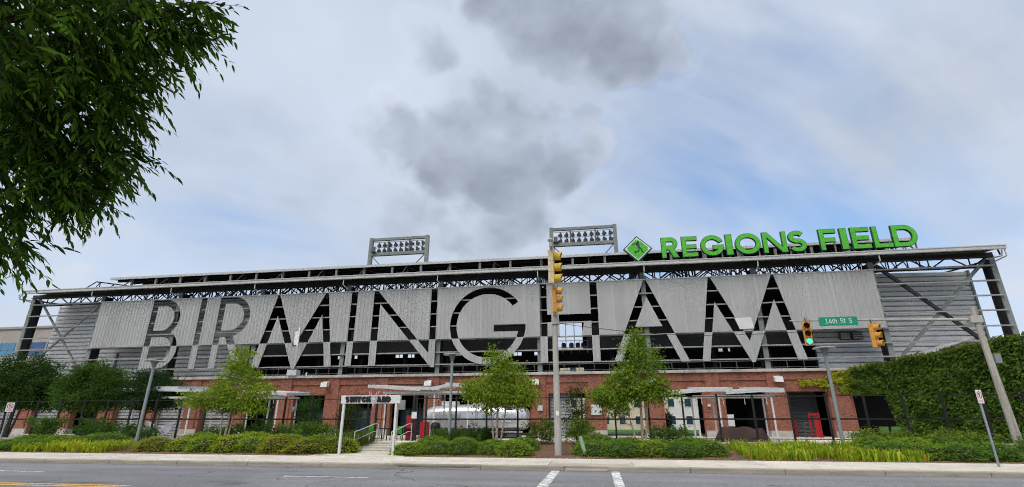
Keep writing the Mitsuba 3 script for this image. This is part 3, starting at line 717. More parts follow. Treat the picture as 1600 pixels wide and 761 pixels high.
# ------------------------------------------------------------------ fence along the terrace
FY = -14.0
def fence(xs, label):
    f = thing('fence', label, 'fence', None)
    for x in xs: put(f + '__post', MB().box(x - .045, x + .045, FY - .045, FY + .045, .56, 2.98).box(x - .055, x + .055, FY - .055, FY + .055, 2.98, 3.01), 'mat_blackmetal')
    for z, h in ((2.87, .022), (1.71, .042), (.72, .022)):
        put(f + '__rail', MB().box(xs[0], xs[-1], FY - .02, FY + .02, z - h, z + h), 'mat_blackmetal')
    return f
X0 = 57.22
left = [X0 - 1.83 * k for k in range(6, 28)][::-1]
right = [49.3] + [X0 + 1.83 * k for k in range(-4, 17)]
fence(left, 'black post and rail fence from the left edge to the gate sign')
fence(right, 'black post and rail fence from the silver trailer to the ivy wall')
gt = thing('entrance_gate', 'open black metal gate at the top of the entrance steps', 'gate')
for x in (46.78, 49.12): put(gt + '__post', MB().box(x - .06, x + .06, FY - .06, FY + .06, .5, 3.05), 'mat_blackmetal')
for x in (46.85, 49.05):
    lf = put(gt + '__leaf', MB().box(x - .02, x + .02, FY, FY + 1.3, .6, .64).box(x - .02, x + .02, FY, FY + 1.3, 2.6, 2.64).box(x - .02, x + .02, FY + 1.26, FY + 1.3, .6, 2.64).box(x - .02, x + .02, FY, FY + 1.3, 1.69, 1.73), 'mat_blackmetal')
    put(lf + '__bar', MB().box(x - .01, x + .01, FY + .62, FY + .66, .64, 2.6), 'mat_blackmetal')
put('gate_notice', MB().box(49.05, 49.36, FY - .10, FY - .07, 1.75, 2.12), 'mat_white', label='small white notice on the right gate post beside the silver trailer', cat='notice')
# handrails of the steps
for x, lb in ((47.5, 'left'), (49.5, 'right')):
    h = thing('handrail', f'pale metal handrail on the {lb} side of the entrance steps', 'handrail')
    for z in (.9, .5):
        put(h + '__rail', MB().tube([(x, -18.1, .2 + z), (x, -17.6, .25 + z), (x, -15.7, .56 + z), (x, -15.2, .56 + z)], .022, 6), 'mat_whitesteel', smooth=40)
    for y, z in ((-18.1, .15), (-15.2, .45)): put(h + '__post', MB().tube([(x, y, z), (x, y, z + (.95 if y < -17 else 1.02))], .022, 6), 'mat_whitesteel')

# ------------------------------------------------------------------ gate sign
GY = -20.8
gs = thing('gate_sign', 'white gate sign on two posts reading SWITCHYARD in black letters', 'sign')
put(gs + '__beam', MB().box(47.98, 50.92, GY - .08, GY + .08, 2.39, 2.76), 'mat_whitesteel')
for x in (48.12, 50.72): put(gs + '__post', MB().box(x - .05, x + .05, GY - .05, GY + .05, .1, 2.398), 'mat_whitesteel')
def lettering(parent, text, x0, x1, z0, H, w, y, mat, depth=.05, gaps=.06, narrow=None):
    wid = {'I': .32, 'W': 1.25, 'C': .95, 'D': .92, 'T': .8, 'S': .78, 'A': 1.0, 'H': .9, 'R': .85, 'L': .7, 'E': .75, ' ': .5, 'Y': 1.15}
    tot = sum(wid.get(c, .85) for c in text) * H + gaps * H * (len(text) - 1); k = (x1 - x0) / tot; x = x0
    for c in text:
        W = wid.get(c, .85) * H * k
        if c == 'Y': pass
        elif c != ' ':
            q = affinity.translate(glyph(c, W if c != 'I' else max(w, W * .9), H, w), x, z0)
            put(parent + '__letter', MB().plate(q, y - depth, y - .003), mat)
        x += W + gaps * H * k
lettering(gs, 'SWITCHYARD', 48.22, 50.46, 2.44, .27, .088, GY - .08, 'mat_black')
yx = 49.62
put(gs + '__letter', MB().tube([(yx - .24, GY - .12, 2.93), (yx, GY - .12, 2.22), (yx + .26, GY - .12, 2.95)], .016, 5).tube([(yx - .14, GY - .13, 2.90), (yx + .03, GY - .13, 2.30)], .014, 5).tube([(yx + .15, GY - .13, 2.90), (yx - .03, GY - .13, 2.30)], .014, 5)
    .tube([(yx - .18, GY - .12, 2.72), (yx + .17, GY - .12, 2.72)], .012, 5).tube([(yx - .12, GY - .12, 2.55), (yx + .12, GY - .12, 2.55)], .012, 5).plate(Polygon([(yx - .17, 2.72), (yx + .17, 2.72), (yx, 2.26)]), GY - .10, GY - .085), 'mat_plate', label='letter Y drawn as a pale wire lattice tower')

# ------------------------------------------------------------------ canopies
def canopy(label, plates, posts, y0, y1):
    c = thing('canopy', label, 'canopy')
    for (xa, za, xb, zb, t) in plates:
        m = MB(); v = [[x, y, z + dz + (.16 if y == y1 else 0)] for x, z in ((xa, za), (xb, zb)) for y in (y0, y1) for dz in (-t, 0)]
        put(c + '__plate', m.add(v, MB.BOXF), 'mat_plate')
    for (x, z) in posts:
        for y in (y0 + .35, y1 - .35): put(c + '__post', MB().tube([(x, y, .42), (x, y, z)], .055, 8), 'mat_whitesteel', smooth=40)
    xa = min(p[0] for p in posts); xb = max(p[0] for p in posts); zz = min(p[1] for p in posts)
    for y in (y0 + .35, y1 - .35): put(c + '__beam', MB().box(xa - .2, xb + .2, y - .05, y + .05, zz - .14, zz - .005), 'mat_whitesteel')
    for x in np.linspace(xa + .3, xb - .3, 4): put(c + '__hanger', MB().box(x - .015, x + .015, y0 + .3, y0 + .33, zz - .55, zz - .14), 'mat_whitesteel')
    return c
canopy('long pale flat canopy at the left, behind the first light green tree', [(25.7, 3.87, 28.3, 3.85, .22), (28.1, 3.98, 30.2, 3.95, .34), (30.0, 3.78, 32.3, 3.74, .2), (35.3, 3.66, 38.8, 3.46, .2)], [(26.6, 3.62), (31.2, 3.52), (35.8, 3.40), (38.0, 3.28)], -11.0, -8.0)
canopy('pale folded canopy behind the gate sign and above the silver trailer', [(44.7, 3.92, 48.4, 3.68, .2), (46.6, 3.78, 49.7, 3.74, .2), (49.2, 3.72, 50.4, 3.98, .22), (50.1, 4.0, 52.6, 3.72, .2)], [(45.9, 3.50), (49.3, 3.48), (51.6, 3.48)], -11.0, -8.0)
canopy('pale folded canopy in front of the openings at the right', [(64.3, 3.30, 66.4, 3.46, .18), (65.8, 3.52, 68.0, 3.52, .24), (67.6, 3.30, 70.0, 3.44, .18), (69.0, 3.50, 70.9, 3.46, .26)], [(65.9, 3.1), (67.2, 3.18), (70.2, 3.2)], -11.0, -8.6)

# ------------------------------------------------------------------ silver trailer
tr = thing('silver_trailer', 'rounded polished silver travel trailer parked on the terrace behind the fence', 'trailer')
tx0, tx1, ty0, ty1 = 46.95, 54.85, -6.2, -3.8
def sup(t, e): return np.sign(t) * np.abs(t) ** e
nu, nv = 40, 28
v = []
for i in range(nu + 1):
    a = -math.pi / 2 + math.pi * i / nu
    sx, cx_ = sup(math.sin(a), .45), abs(math.cos(a)) ** .32
    for j in range(nv):
        b = 2 * math.pi * j / nv
        cy_, cz_ = sup(math.cos(b), .62), sup(math.sin(b), .62)
        v.append([(tx0 + tx1) / 2 + sx * (tx1 - tx0) / 2 * .5 + math.sin(a) * (tx1 - tx0) / 4, (ty0 + ty1) / 2 + cy_ * cx_ * 1.2, 1.80 + cz_ * cx_ * .98 + .0])
f = []
for i in range(nu):
    for j in range(nv):
        k = (j + 1) % nv; f += [[i * nv + j, i * nv + k, (i + 1) * nv + k], [i * nv + j, (i + 1) * nv + k, (i + 1) * nv + j]]
v = np.array(v); v[:, 2] = np.maximum(v[:, 2], .86)
put(tr + '__body', (v, np.array(f)), 'mat_alu', smooth=50)
put(tr + '__belt_trim', MB().box(tx0 + .35, tx1 - .35, ty0 - .03, ty0 + .02, 1.22, 1.27).box(tx0 + .3, tx1 - .3, ty0 - .02, ty0 + .02, .84, .90), 'mat_whitesteel')
for x in (48.3, 49.5, 51.2, 53.4): put(tr + '__seam', MB().box(x - .012, x + .012, ty0 - .012, ty0 + .05, .95, 2.25), 'mat_grey')
for x0, x1 in ((47.95, 48.95), (49.2, 50.0), (51.5, 52.5), (53.0, 53.7)):
    w = put(tr + '__window', MB().box(x0, x1, ty0 - .02, ty0 + .04, 1.55, 2.12), 'mat_whitesteel'); put(w + '__pane', MB().box(x0 + .05, x1 - .05, ty0 - .03, ty0 - .021, 1.6, 2.07), 'mat_pale')
put(tr + '__roof_unit', MB().box(48.2, 49.4, -5.4, -4.6, 2.74, 3.02), 'mat_plate'); put(tr + '__roof_unit', MB().box(50.6, 51.2, -5.3, -4.7, 2.77, 2.95), 'mat_plate')
for x in (51.2, 52.1): put(tr + '__wheel', MB().rev([(.0, -.1), (.22, -.1), (.36, -.08), (.36, .1), (.0, .1)], (x, ty0 + .25, .78), 18, (0, 1, 0)), 'mat_black', smooth=40)
put(tr + '__skirt', MB().box(tx0 + .7, tx1 - .7, ty0 + .12, ty1 - .12, .43, .86), 'mat_midgrey')

# ------------------------------------------------------------------ things on the terrace
def cafe_table(x, y, label, mat='mat_black', h=.75, w=.8, z=.42, group=None):
    t = thing('table', label, 'table', group)
    put(t + '__top', MB().box(x - w / 2, x + w / 2, y - w / 2, y + w / 2, z + h - .04, z + h), mat)
    for sx in (-1, 1):
        for sy in (-1, 1): put(t + '__leg', MB().box(x + sx * w * .42 - .025, x + sx * w * .42 + .025, y + sy * w * .42 - .025, y + sy * w * .42 + .025, z, z + h - .042), mat)
def chair(x, y, label, mat, s=1, seat=.45, z=.42, group=None):
    t = thing('chair', label, 'chair', group)
    put(t + '__seat', MB().box(x - .22, x + .22, y - .22, y + .22, z + seat - .03, z + seat), mat)
    put(t + '__backrest', MB().box(x - .22, x + .22, y + s * .19, y + s * .23, z + seat + .002, z + seat + .45), mat)
    for sx in (-1, 1):
        for sy in (-1, 1): put(t + '__leg', MB().box(x + sx * .19 - .02, x + sx * .19 + .02, y + sy * .19 - .02, y + sy * .19 + .02, z, z + seat - .032), mat)
chair(45.6, -12.0, 'green chair just left of the entrance gate', 'mat_chairgreen', 1, .42)
chair(46.9, -10.4, 'green chair behind the right post of the gate sign', 'mat_chairgreen', 1, .42)
cafe_table(46.3, -11.4, 'black table between the two green chairs by the gate', h=.75, w=.7)
cafe_table(47.9, -11.2, 'black table just inside the entrance gate', h=.75, w=.8)
cafe_table(43.5, -11.8, 'black table left of the gate sign behind the shrubs', h=.72, w=.9)
def picnic(x, y, label):
    t = thing('picnic_table', label, 'picnic table')
    put(t + '__top', MB().box(x - .9, x + .9, y - .38, y + .38, 1.12, 1.17), 'mat_black')
    for s in (-1, 1):
        put(t + '__bench', MB().box(x - .9, x + .9, y + s * .7 - .14, y + s * .7 + .14, .84, .88), 'mat_darkgreen')
        put(t + '__leg', MB().bar((x + s * .6, y - .7, .42), (x + s * .6, y + .3, 1.11), .06).bar((x + s * .6, y + .7, .42), (x + s * .6, y - .3, 1.11), .06), 'mat_black')
picnic(52.2, -10.8, 'dark picnic table in front of the silver trailer, below the middle tree')
picnic(54.2, -10.3, 'dark picnic table in front of the trailer\'s right end')
# red cabinets, bin and equipment by the gate
def cabinet(x0, x1, y, z1, label, mat='mat_red'):
    c = thing('cabinet', label, 'cabinet')
    put(c + '__body', MB().box(x0, x1, y, y + .55, .47, z1), mat)
    put(c + '__door', MB().box(x0 + .04, x1 - .04, y - .03, y - .002, .55, z1 - .06), mat)
    put(c + '__handle', MB().box(x1 - .12, x1 - .08, y - .07, y - .032, (.5 + z1) / 2 - .15, (.5 + z1) / 2 + .15), 'mat_grey')
    put(c + '__base', MB().box(x0 + .03, x1 - .03, y + .03, y + .52, .42, .468), 'mat_black')
cabinet(47.6, 48.0, -11.0, 1.95, 'tall red cabinet just inside the gate')
cabinet(48.6, 49.05, -11.2, 1.55, 'lower red cabinet between the gate post and the silver trailer')
def bin_(x, y, label, mat='mat_black'):
    b = thing('waste_bin', label, 'bin')
    put(b + '__body', MB().rev([(0, 0), (.26, 0), (.30, .85), (0, .85)], (x, y, .42), 14), mat, smooth=40)
    put(b + '__lid', MB().rev([(.32, 0), (.32, .05), (.22, .22), (0, .28)], (x, y, 1.272), 14), mat, smooth=40)
bin_(49.75, -11.6, 'black domed waste bin in front of the silver trailer\'s left end')
for i, (x0, x1, z0, z1, m_) in enumerate(((42.6, 43.7, 1.9, 2.7, 'mat_grey'), (44.0, 45.0, .42, 1.5, 'mat_grey'), (43.9, 44.9, 1.9, 2.3, 'mat_whitesteel'))):
    k_ = thing('kitchen_unit', ['grey kitchen unit high in the opening behind the gate sign', 'grey kitchen unit on the floor behind the gate sign', 'white shelf unit in the opening behind the gate sign'][i], 'kitchen unit')
    put(k_ + '__body', MB().box(x0, x1, 1.55, 2.2, z0, z1), m_); put(k_ + '__front', MB().box(x0 + .06, x1 - .06, 1.5, 1.548, z0 + .08, z1 - .08), 'mat_plate')
# covered furniture and red machines under the right part
cv = MB(); n = 24
cx0, cx1 = 66.4, 69.4
gx_, gy_ = np.meshgrid(np.linspace(0, 1, 40), np.linspace(0, 1, 16), indexing='ij')
zz = .42 + (.78 * np.clip(np.minimum(gx_ * 7, (1 - gx_) * 7), 0, 1) * np.clip(np.minimum(gy_ * 5, (1 - gy_) * 5), 0, 1)) * (.8 + .4 * meshkit.fbm(np.stack([gx_ * 5, gy_ * 2, gx_ * 0], -1), 3, 8))
vv = np.stack([cx0 + gx_ * (cx1 - cx0), -12.6 + gy_ * 1.3, zz], -1).reshape(-1, 3)
a_ = (np.arange(39)[:, None] * 16 + np.arange(15)[None]).ravel()
put('covered_furniture', (vv, np.vstack([np.stack([a_, a_ + 16, a_ + 17], 1), np.stack([a_, a_ + 17, a_ + 1], 1)])), 'mat_brown', smooth=True, label='low furniture under a dark brown cover below the right canopy', cat='covered furniture')
for i, x in enumerate((74.85, 76.1)):
    r_ = thing('vending_frame', ['red exercise frame in the right hand opening, left of the two', 'red exercise frame in the right hand opening, right of the two'][i], 'frame')
    w_, zt, y_ = ((.18, 1.7, .5), (.34, 2.2, -.5))[i]
    for dx in (-w_, w_): put(r_ + '__upright', MB().box(x + dx - .05, x + dx + .05, y_ - .1, y_ + .1, .42, zt), 'mat_red')
    put(r_ + '__crossbar', MB().box(x - w_ + .051, x + w_ - .051, y_ - .07, y_ + .07, zt - .2, zt - .06), 'mat_red'); put(r_ + '__panel', MB().box(x - .05, x + w_ - .051, y_ - .04, y_ + .02, .5, zt - .3), 'mat_red')
lad = thing('stacked_stools', 'dark stools stacked between the two red frames', 'stools')
for dz in (0, .3, .6): put(lad + '__stool', MB().box(75.2, 75.65, -.75, -.35, .85 + dz, .9 + dz).box(75.22, 75.26, -.7, -.66, .42, .85 + dz).box(75.6, 75.64, -.7, -.66, .42, .85 + dz), 'mat_midgrey')
chair(75.35, -12.1, 'lime green chair below the ivy, left of the pair', 'mat_lime', 1)
chair(76.0, -12.0, 'lime green chair below the ivy, right of the pair', 'mat_lime', 1)
# tarpaulin
gx_, gz_ = np.meshgrid(np.linspace(0, 1, 36), np.linspace(0, 1, 20), indexing='ij')
yy = -2.3 - .45 * (1 - gz_) - .28 * meshkit.fbm(np.stack([gx_ * 4 + gz_ * 2.5, gz_ * 2.0, gx_ * 0], -1), 4, 12) * 1.6
vv = np.stack([19.9 + gx_ * 2.9 + .2 * gz_, yy, .42 + gz_ * (1.15 - .35 * np.sin(gx_ * 3.0) ** 2)], -1).reshape(-1, 3)
a_ = (np.arange(35)[:, None] * 20 + np.arange(19)[None]).ravel()
put('tarpaulin', (vv, np.vstack([np.stack([a_, a_ + 20, a_ + 21], 1), np.stack([a_, a_ + 21, a_ + 1], 1)])), 'mat_tarp', smooth=True, label='crumpled silver grey tarpaulin in front of the left shutters', cat='tarpaulin')

# ------------------------------------------------------------------ street furniture
def lamp(x, y, z0, h, label):
    l = thing('street_lamp', label, 'lamp post', 'lamp posts with flat round tops')
    put(l + '__base', MB().rev([(.30, -.4), (.30, .12), (.0, .12)], (x, y, z0), 12), 'mat_concrete', smooth=40)
    put(l + '__pole', MB().tube([(x, y, z0 + .121), (x, y, z0 + h - .35)], [.085, .075], 12), 'mat_galv', smooth=40)
    put(l + '__head', MB().rev([(.06, -.36), (.11, -.33), (.13, -.18), (.2, -.10), (.2, -.03)], (x, y, z0 + h), 14), 'mat_grey', smooth=40)
    put(l + '__disc', MB().rev([(0, -.02), (.5, -.045), (.52, -.02), (.5, 0), (0, .05)], (x, y, z0 + h), 20), 'mat_plate', smooth=40)
lamp(35.78, -19.2, .28, 4.5, 'slim lamp post with a flat round top at the left of the street')
lamp(52.0, -16.2, .45, 4.72, 'slim lamp post with a flat round top in front of the silver trailer')
lamp(71.1, -16.9, .40, 4.62, 'slim lamp post with a flat round top at the right of the street')

def head(x, y, ztop, ax, label, mats=('mat_signalyellow', 'mat_signalyellow'), lit=None, sec=.357, hang=True, group=None):
    """A three-lens signal; ax: the way the lenses look, in the ground plane."""
    s = thing('traffic_signal', label, 'traffic signal', group)
    ax = unit((ax[0], ax[1], 0)); sd_ = np.array([-ax[1], ax[0], 0.0]); c = np.array([x, y, 0.0])
    for i in range(3):
        zc = ztop - sec * (i + .5)
        m = MB(); hw, hd = .16 * sec / .34, .08 * sec / .34
        v = [c + sd_ * a * hw * k + ax * b * hd + [0, 0, zc + e * sec * .485] for k in (1,) for a in (-1, 1) for b in (-1, 1) for e in (-1, 1)]
        put(s + '__housing', m.add(v, MB.BOXF), mats[0])
        o = c + ax * hd + [0, 0, zc]
        vz = MB(); r = .128 * sec / .34; n_ = 18; L = .25 * sec / .34
        an = np.linspace(math.radians(-75), math.radians(255), n_)
        for r2 in (r, r - .008):
            pts = [o + sd_ * r2 * math.cos(t) + np.array([0, 0, r2 * math.sin(t)]) + ax * d_ * (1 - .0 * (1 - max(0, math.sin(t)))) for t in an for d_ in (.002, L * (.80 + .20 * max(0, math.sin(t))))]
            ff = [[2 * i2, 2 * i2 + 1, 2 * i2 + 3] for i2 in range(n_ - 1)] + [[2 * i2, 2 * i2 + 3, 2 * i2 + 2] for i2 in range(n_ - 1)]
            vz.add(pts, ff)
        put(s + '__visor', vz, mats[1], smooth=40)
        lens = MB().rev([(r * .92, .004), (r * .6, .022), (0, .03)], o, 18, ax)
        k = put(s + '__lens', lens, 'mat_greenlamp' if lit == i else 'mat_lensdark', smooth=40)
        if lit == i:
            scene[k]['emitter'] = {'type': 'area', 'radiance': {'type': 'rgb', 'value': [.02, .40, .30]}}; tag(k, 'lit green lens')
    if hang: put(s + '__bracket', MB().tube([(x, y, ztop), (x, y, ztop + .22)], .03, 6).tube([tuple(c - sd_ * .06 + [0, 0, ztop + .0]), tuple(c + sd_ * .12 + ax * .1 + [0, 0, ztop + .18]), tuple(c + sd_ * .2 + ax * .12 + [0, 0, ztop - .1])], .012, 5), 'mat_midgrey')
    return s
# tall pole by the crossing: its arm reaches out over the street towards the viewer
tp = thing('traffic_pole', 'tall pale traffic pole at the edge of the pavement by the crossing', 'pole')
put(tp + '__pole', MB().tube([(58.13, -20.05, .1), (58.13, -20.05, 5.98)], [.165, .125], 14), 'mat_concpole', smooth=40)
put(tp + '__clamp', MB().box(57.99, 58.33, -20.25, -19.88, 5.98, 6.50), 'mat_concpole')
put(tp + '__sticker', MB().box(58.08, 58.22, -20.225, -20.20, 1.85, 2.05), 'mat_white')
put(tp + '__arm', MB().tube([(58.16, -20.1, 6.42), (58.46, -24.2, 6.80), (58.76, -28.9, 6.98)], [.10, .08, .05], 10), 'mat_concpole', smooth=40)
put(tp + '__cap', MB().tube([(58.75, -28.9, 6.9), (58.75, -28.9, 7.12)], .045, 8).rev([(.0, 0), (.08, .02), (.10, .06), (.04, .12), (0, .13)], (58.75, -28.9, 7.06), 12), 'mat_concpole', smooth=40)
head(58.46, -24.0, 6.83, (1, -.02), 'orange traffic signal seen from the side, lower one on the tall pole by the crossing')
head(58.72, -28.4, 6.90, (1, -.03), 'cream and amber traffic signal seen from the side, topmost on the tall pole', ('mat_signalcream', 'mat_signalamber'), sec=.372)
# mast arm at the right
mp = thing('mast_arm_pole', 'weathered mast arm pole leaning over the ivy at the right', 'pole')
put(mp + '__pole', MB().tube([(76.86, -19.0, .1), (76.82, -19.0, 1.4), (76.66, -19.0, 6.42)], [.17, .155, .105], 14), 'mat_woodpole', smooth=40)
put(mp + '__arm', MB().tube([(76.6, -19.0, 5.86), (72.4, -19.02, 5.97), (69.0, -19.05, 6.02)], [.058, .048, .034], 10), 'mat_concpole', smooth=40)
put(mp + '__clamp', MB().box(76.38, 76.86, -19.16, -18.84, 5.70, 6.02), 'mat_concpole')
put(mp + '__control_box', MB().box(76.86, 77.1, -19.15, -18.85, 3.95, 4.35), 'mat_grey')
head(69.66, -19.05, 5.93, (-.25, -1), 'yellow traffic signal with its green lens lit, left of the street name sign', lit=2, group=None)
head(72.40, -19.05, 5.78, (.75, -.7), 'yellow traffic signal with all lenses dark, right of the street name sign')
sn = thing('street_name_sign', 'green street name sign reading 14th St S on the mast arm', 'sign')
put(sn + '__plate', MB().box(70.21, 71.83, -19.16, -19.13, 5.72, 6.12), 'mat_signgreen')
tm = meshkit.text_mesh('14th  St  S', .215, .006); tv = np.asarray(tm.vertices); sc = 1.12 / (tv[:, 0].max() - tv[:, 0].min())
tv = np.stack([70.47 + (tv[:, 0] - tv[:, 0].min()) * sc, -19.166 - tv[:, 2], 5.83 + tv[:, 1]], 1)
put(sn + '__lettering', (tv, np.asarray(tm.faces)), 'mat_white')
for x in (70.6, 71.4): put(sn + '__hanger', MB().box(x - .03, x + .03, -19.13, -19.03, 5.95, 6.06), 'mat_grey')
put('overhead_cable', MB().tube([(58.2 + 11.1 * t, -20.1 + 1.05 * t, 6.05 - .55 * t - .35 * math.sin(math.pi * t)) for t in np.linspace(0, 1, 24)], .012, 4), 'mat_blackmetal', label='thin black cable from the tall pole to the signal with the lit lens', cat='cable')
# no-parking signs
def parking_sign(x, y, z0, zt, lean, label, yaw=0.0):
    s = thing('no_parking_sign', label, 'sign')
    put(s + '__post', MB().box(x - .03, x + .03, y - .02, y + .02, z0 - .2, zt), 'mat_galv')
    a = np.array([math.cos(yaw), math.sin(yaw), 0]); nn = np.array([math.sin(yaw), -math.cos(yaw), 0])
    o = np.array([x, y, zt - .2]) + nn * .04
    def pl(poly, d0, d1, mat, key):
        m = MB().plate(poly, 0, 1); v, f = m.tri(); w = o + np.outer(v[:, 0], a) + np.outer(v[:, 2], [0, 0, 1]) + np.outer(d0 + (1 - v[:, 1]) * (d1 - d0), nn)
        put(s + key, (w, f), mat)
    r = sbox(-.15, -.23, .15, .23).buffer(-.03).buffer(.03, 4)
    pl(r, .0, .004, 'mat_white', '__plate')
    c = Point(0, .055).buffer(.125, 24)
    pl(unary_union([c.difference(Point(0, .055).buffer(.098, 24)), LineString([(-.08, .135), (.08, -.025)]).buffer(.013)]), .0065, .009, 'mat_signred', '__symbol')
    pl(unary_union([sbox(-.035, -.01, -.01, .12), affinity.translate(glyph('D', .075, .075, .022), -.035, .045)]), .0042, .0062, 'mat_black', '__letter')
    pl(unary_union([sbox(-.10, -.125, .10, -.115), sbox(-.10, -.155, .10, -.145), sbox(-.09, -.19, .09, -.175)]), .0045, .007, 'mat_signred', '__line')
parking_sign(73.35, -23.0, .15, 2.64, 0, 'white no parking sign turned half away at the right end of the pavement', .45)
parking_sign(29.45, -21.0, .15, 2.5, 0, 'white no parking sign in front of the dark trees at the far left', .8)
put('marker_post', MB().tube([(59.36, -20.3, .1), (59.12, -20.3, .98)], [.10, .085], 10), 'mat_post', smooth=40, label='leaning pale green marker post beside the tall traffic pole', cat='marker post')

# ------------------------------------------------------------------ buildings beyond
bg = thing('office_building', 'beige building with blue window bands behind the left end of the stadium', 'building')
put(bg + '__wall', MB().box(-100, -22.0, 41, 70, 0, 19.3), 'mat_beige')
put(bg + '__roof', MB().box(-100.3, -21.7, 40.7, 70.3, 19.3, 19.75), 'mat_beige')
put(bg + '__brick_base', MB().box(-100.1, -62.0, 40.6, 40.99, 0, 14.4), 'mat_brick')
for i in range(9):
    for z in (13.9,):
        x = -98 + i * 7.1
        w = put(bg + '__window', MB().box(x, x + 6.6, 40.90, 40.99, z, z + 2.6), 'mat_glassblue' if i < 6 else 'mat_glassdeep')
        for q in range(1, 4): put(w + '__mullion', MB().box(x + q * 1.65 - .05, x + q * 1.65 + .05, 40.85, 40.898, z, z + 2.6), 'mat_grey')
        put(w + '__transom', MB().box(x, x + 6.6, 40.84, 40.888, z + 1.2, z + 1.28), 'mat_grey')
ab = thing('apartment_building', 'white and cream apartment block seen through the brick openings', 'building')
put(ab + '__wall', MB().box(50, 73.0, 60, 70, -.05, 14), 'mat_aptcream'); put(ab + '__wall', MB().box(73.0, 104, 59, 70, -.05, 15), 'mat_aptwhite')
put(ab + '__roof', MB().box(49.6, 104.4, 58.6, 70.4, 15, 15.4), 'mat_aptwhite')
for i in range(17):
    for z in (.9, 4.0, 7.1, 10.2):
        x = 51.5 + i * 3.05; y = 59.99 if x < 71 else 58.99
        w = put(ab + '__window', MB().box(x, x + 1.3, y - .06, y - .002, z, z + 1.6), 'mat_whitesteel'); put(w + '__pane', MB().box(x + .1, x + 1.2, y - .09, y - .062, z + .1, z + 1.5), 'mat_glassdark')
put('ball_field', MB().box(30, 100, 12.5, 52, -.05, .10), 'mat_turf', kind=K)
ts = thing('ticket_shed', 'pale sloped roofed shed rising behind the top of the ivy wall', 'shed')
q = Polygon([(85.2, 5.0), (85.2, 6.45), (85.9, 6.75), (88.5, 7.62), (89.3, 7.62), (89.9, 7.0), (89.9, 5.0)])
put(ts + '__wall', MB().plate(q.buffer(-.05), .8, 3.8), 'mat_beige')
put(ts + '__roof', MB().plate(Polygon([(84.9, 6.45), (88.5, 7.68), (89.35, 7.68), (89.35, 7.55), (88.55, 7.55), (85.0, 6.3)]), .3, 4.0), 'mat_plate')
put(ts + '__window', MB().plate(Polygon([(86.4, 6.1), (86.4, 6.55), (88.7, 7.25), (88.9, 6.4)]), .74, .797), 'mat_midgrey')
put(ts + '__annex', MB().box(89.95, 91.3, .9, 3.8, 5.0, 7.6), 'mat_beige')

# ------------------------------------------------------------------ ivy
rng = np.random.default_rng(21)
IA, IB = np.array([79.6, -1.0]), np.array([86.2, -19.0])
def ivy_top(t): return 5.25 + 1.35 * t
nt, nz = 90, 36
tt, hh = np.meshgrid(np.linspace(0, 1, nt), np.linspace(0, 1, nz), indexing='ij')
idir = unit([*(IB - IA), 0]); inrm = np.array([idir[1], -idir[0], 0.0])
if inrm[0] > 0: inrm = -inrm
bul = meshkit.fbm(np.stack([tt * 14, hh * 4.5, tt * 0], -1), 4, 31)
def ivy_pt(t, h, extra=0.0):
    b = meshkit.fbm(np.stack([t * 14, h * 4.5, t * 0], -1), 4, 31)
    top = ivy_top(t) + .35 * (meshkit.fbm(np.stack([t * 20, t * 0, t * 0], -1), 3, 33) - .5)
    base = np.where(t < .16, 3.5 * np.clip(1 - (t - .13) / .03, 0, 1), 0)
    z = base + h * (top - base)
    p = np.stack([IA[0] + (IB[0] - IA[0]) * t, IA[1] + (IB[1] - IA[1]) * t, z], -1)
    return p + inrm * (b[..., None] * .9 + extra)
iw = thing('ivy_wall', 'long wall covered in dark green ivy behind the fence at the right', 'wall')
pts = ivy_pt(tt, hh, -.12).reshape(-1, 3)
a_ = (np.arange(nt - 1)[:, None] * nz + np.arange(nz - 1)[None]).ravel()
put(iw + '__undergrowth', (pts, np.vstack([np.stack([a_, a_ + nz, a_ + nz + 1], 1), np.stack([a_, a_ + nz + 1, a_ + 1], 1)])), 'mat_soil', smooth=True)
m = MB()
i0 = [IA + (IB - IA) * t for t in (.16, 1.0)]
back = np.array([-inrm[0], -inrm[1]]) * .5
for (p, q_), zt in ((i0, 4.9),):
    v = [[*(b_), z] for b_ in (p + back * .1, q_ + back * .1, q_ + back, p + back) for z in (0, zt)]
    m.add(v, [[0, 2, 3], [0, 3, 1], [2, 4, 5], [2, 5, 3], [4, 6, 7], [4, 7, 5], [6, 0, 1], [6, 1, 7], [1, 3, 5], [1, 5, 7]])
put(iw + '__wall', m, 'mat_stone')
n = 30000
t_, h_ = rng.random(n), rng.random(n) ** .95
ep = .02
pp = ivy_pt(t_, h_, rng.uniform(-.05, .16, n)[:, None])
clump = meshkit.fbm(np.stack([t_ * 30, h_ * 9, t_ * 0], -1), 4, 35)
dn = np.array([0, 0, -1.0]) * .75 + inrm * .45 + rng.normal(size=(n, 3)) * .45
nr = inrm * .8 + np.array([0, 0, .5]) + rng.normal(size=(n, 3)) * .35
col = tones(rng, n, (0.048, 0.105, 0.020), (0.145, 0.230, 0.037), .3) * (.65 + .8 * clump[:, None])
mm, cc = leaf_mesh(pp, dn, nr, rng.uniform(.13, .24, n), rng.uniform(.12, .2, n), col, .12)
put(iw + '__ivy', mm, 'mat_leaf', color=cc, kind='stuff')
n = 2600
t_ = rng.random(n); pp = ivy_pt(t_, np.full(n, 1.0), rng.uniform(-.7, .25, n)[:, None]) + rng.normal(size=(n, 3)) * .07 + [0, 0, .05]
mm, cc = leaf_mesh(pp, rng.normal(size=(n, 3)) + [0, 0, -.2], rng.normal(size=(n, 3)) + [0, 0, .8], rng.uniform(.12, .2, n), rng.uniform(.1, .16, n), tones(rng, n, (.06, .11, .02), (.20, .25, .04), .3), .12)
put(iw + '__ivy_crest', mm, 'mat_leaf', color=cc, kind='stuff')
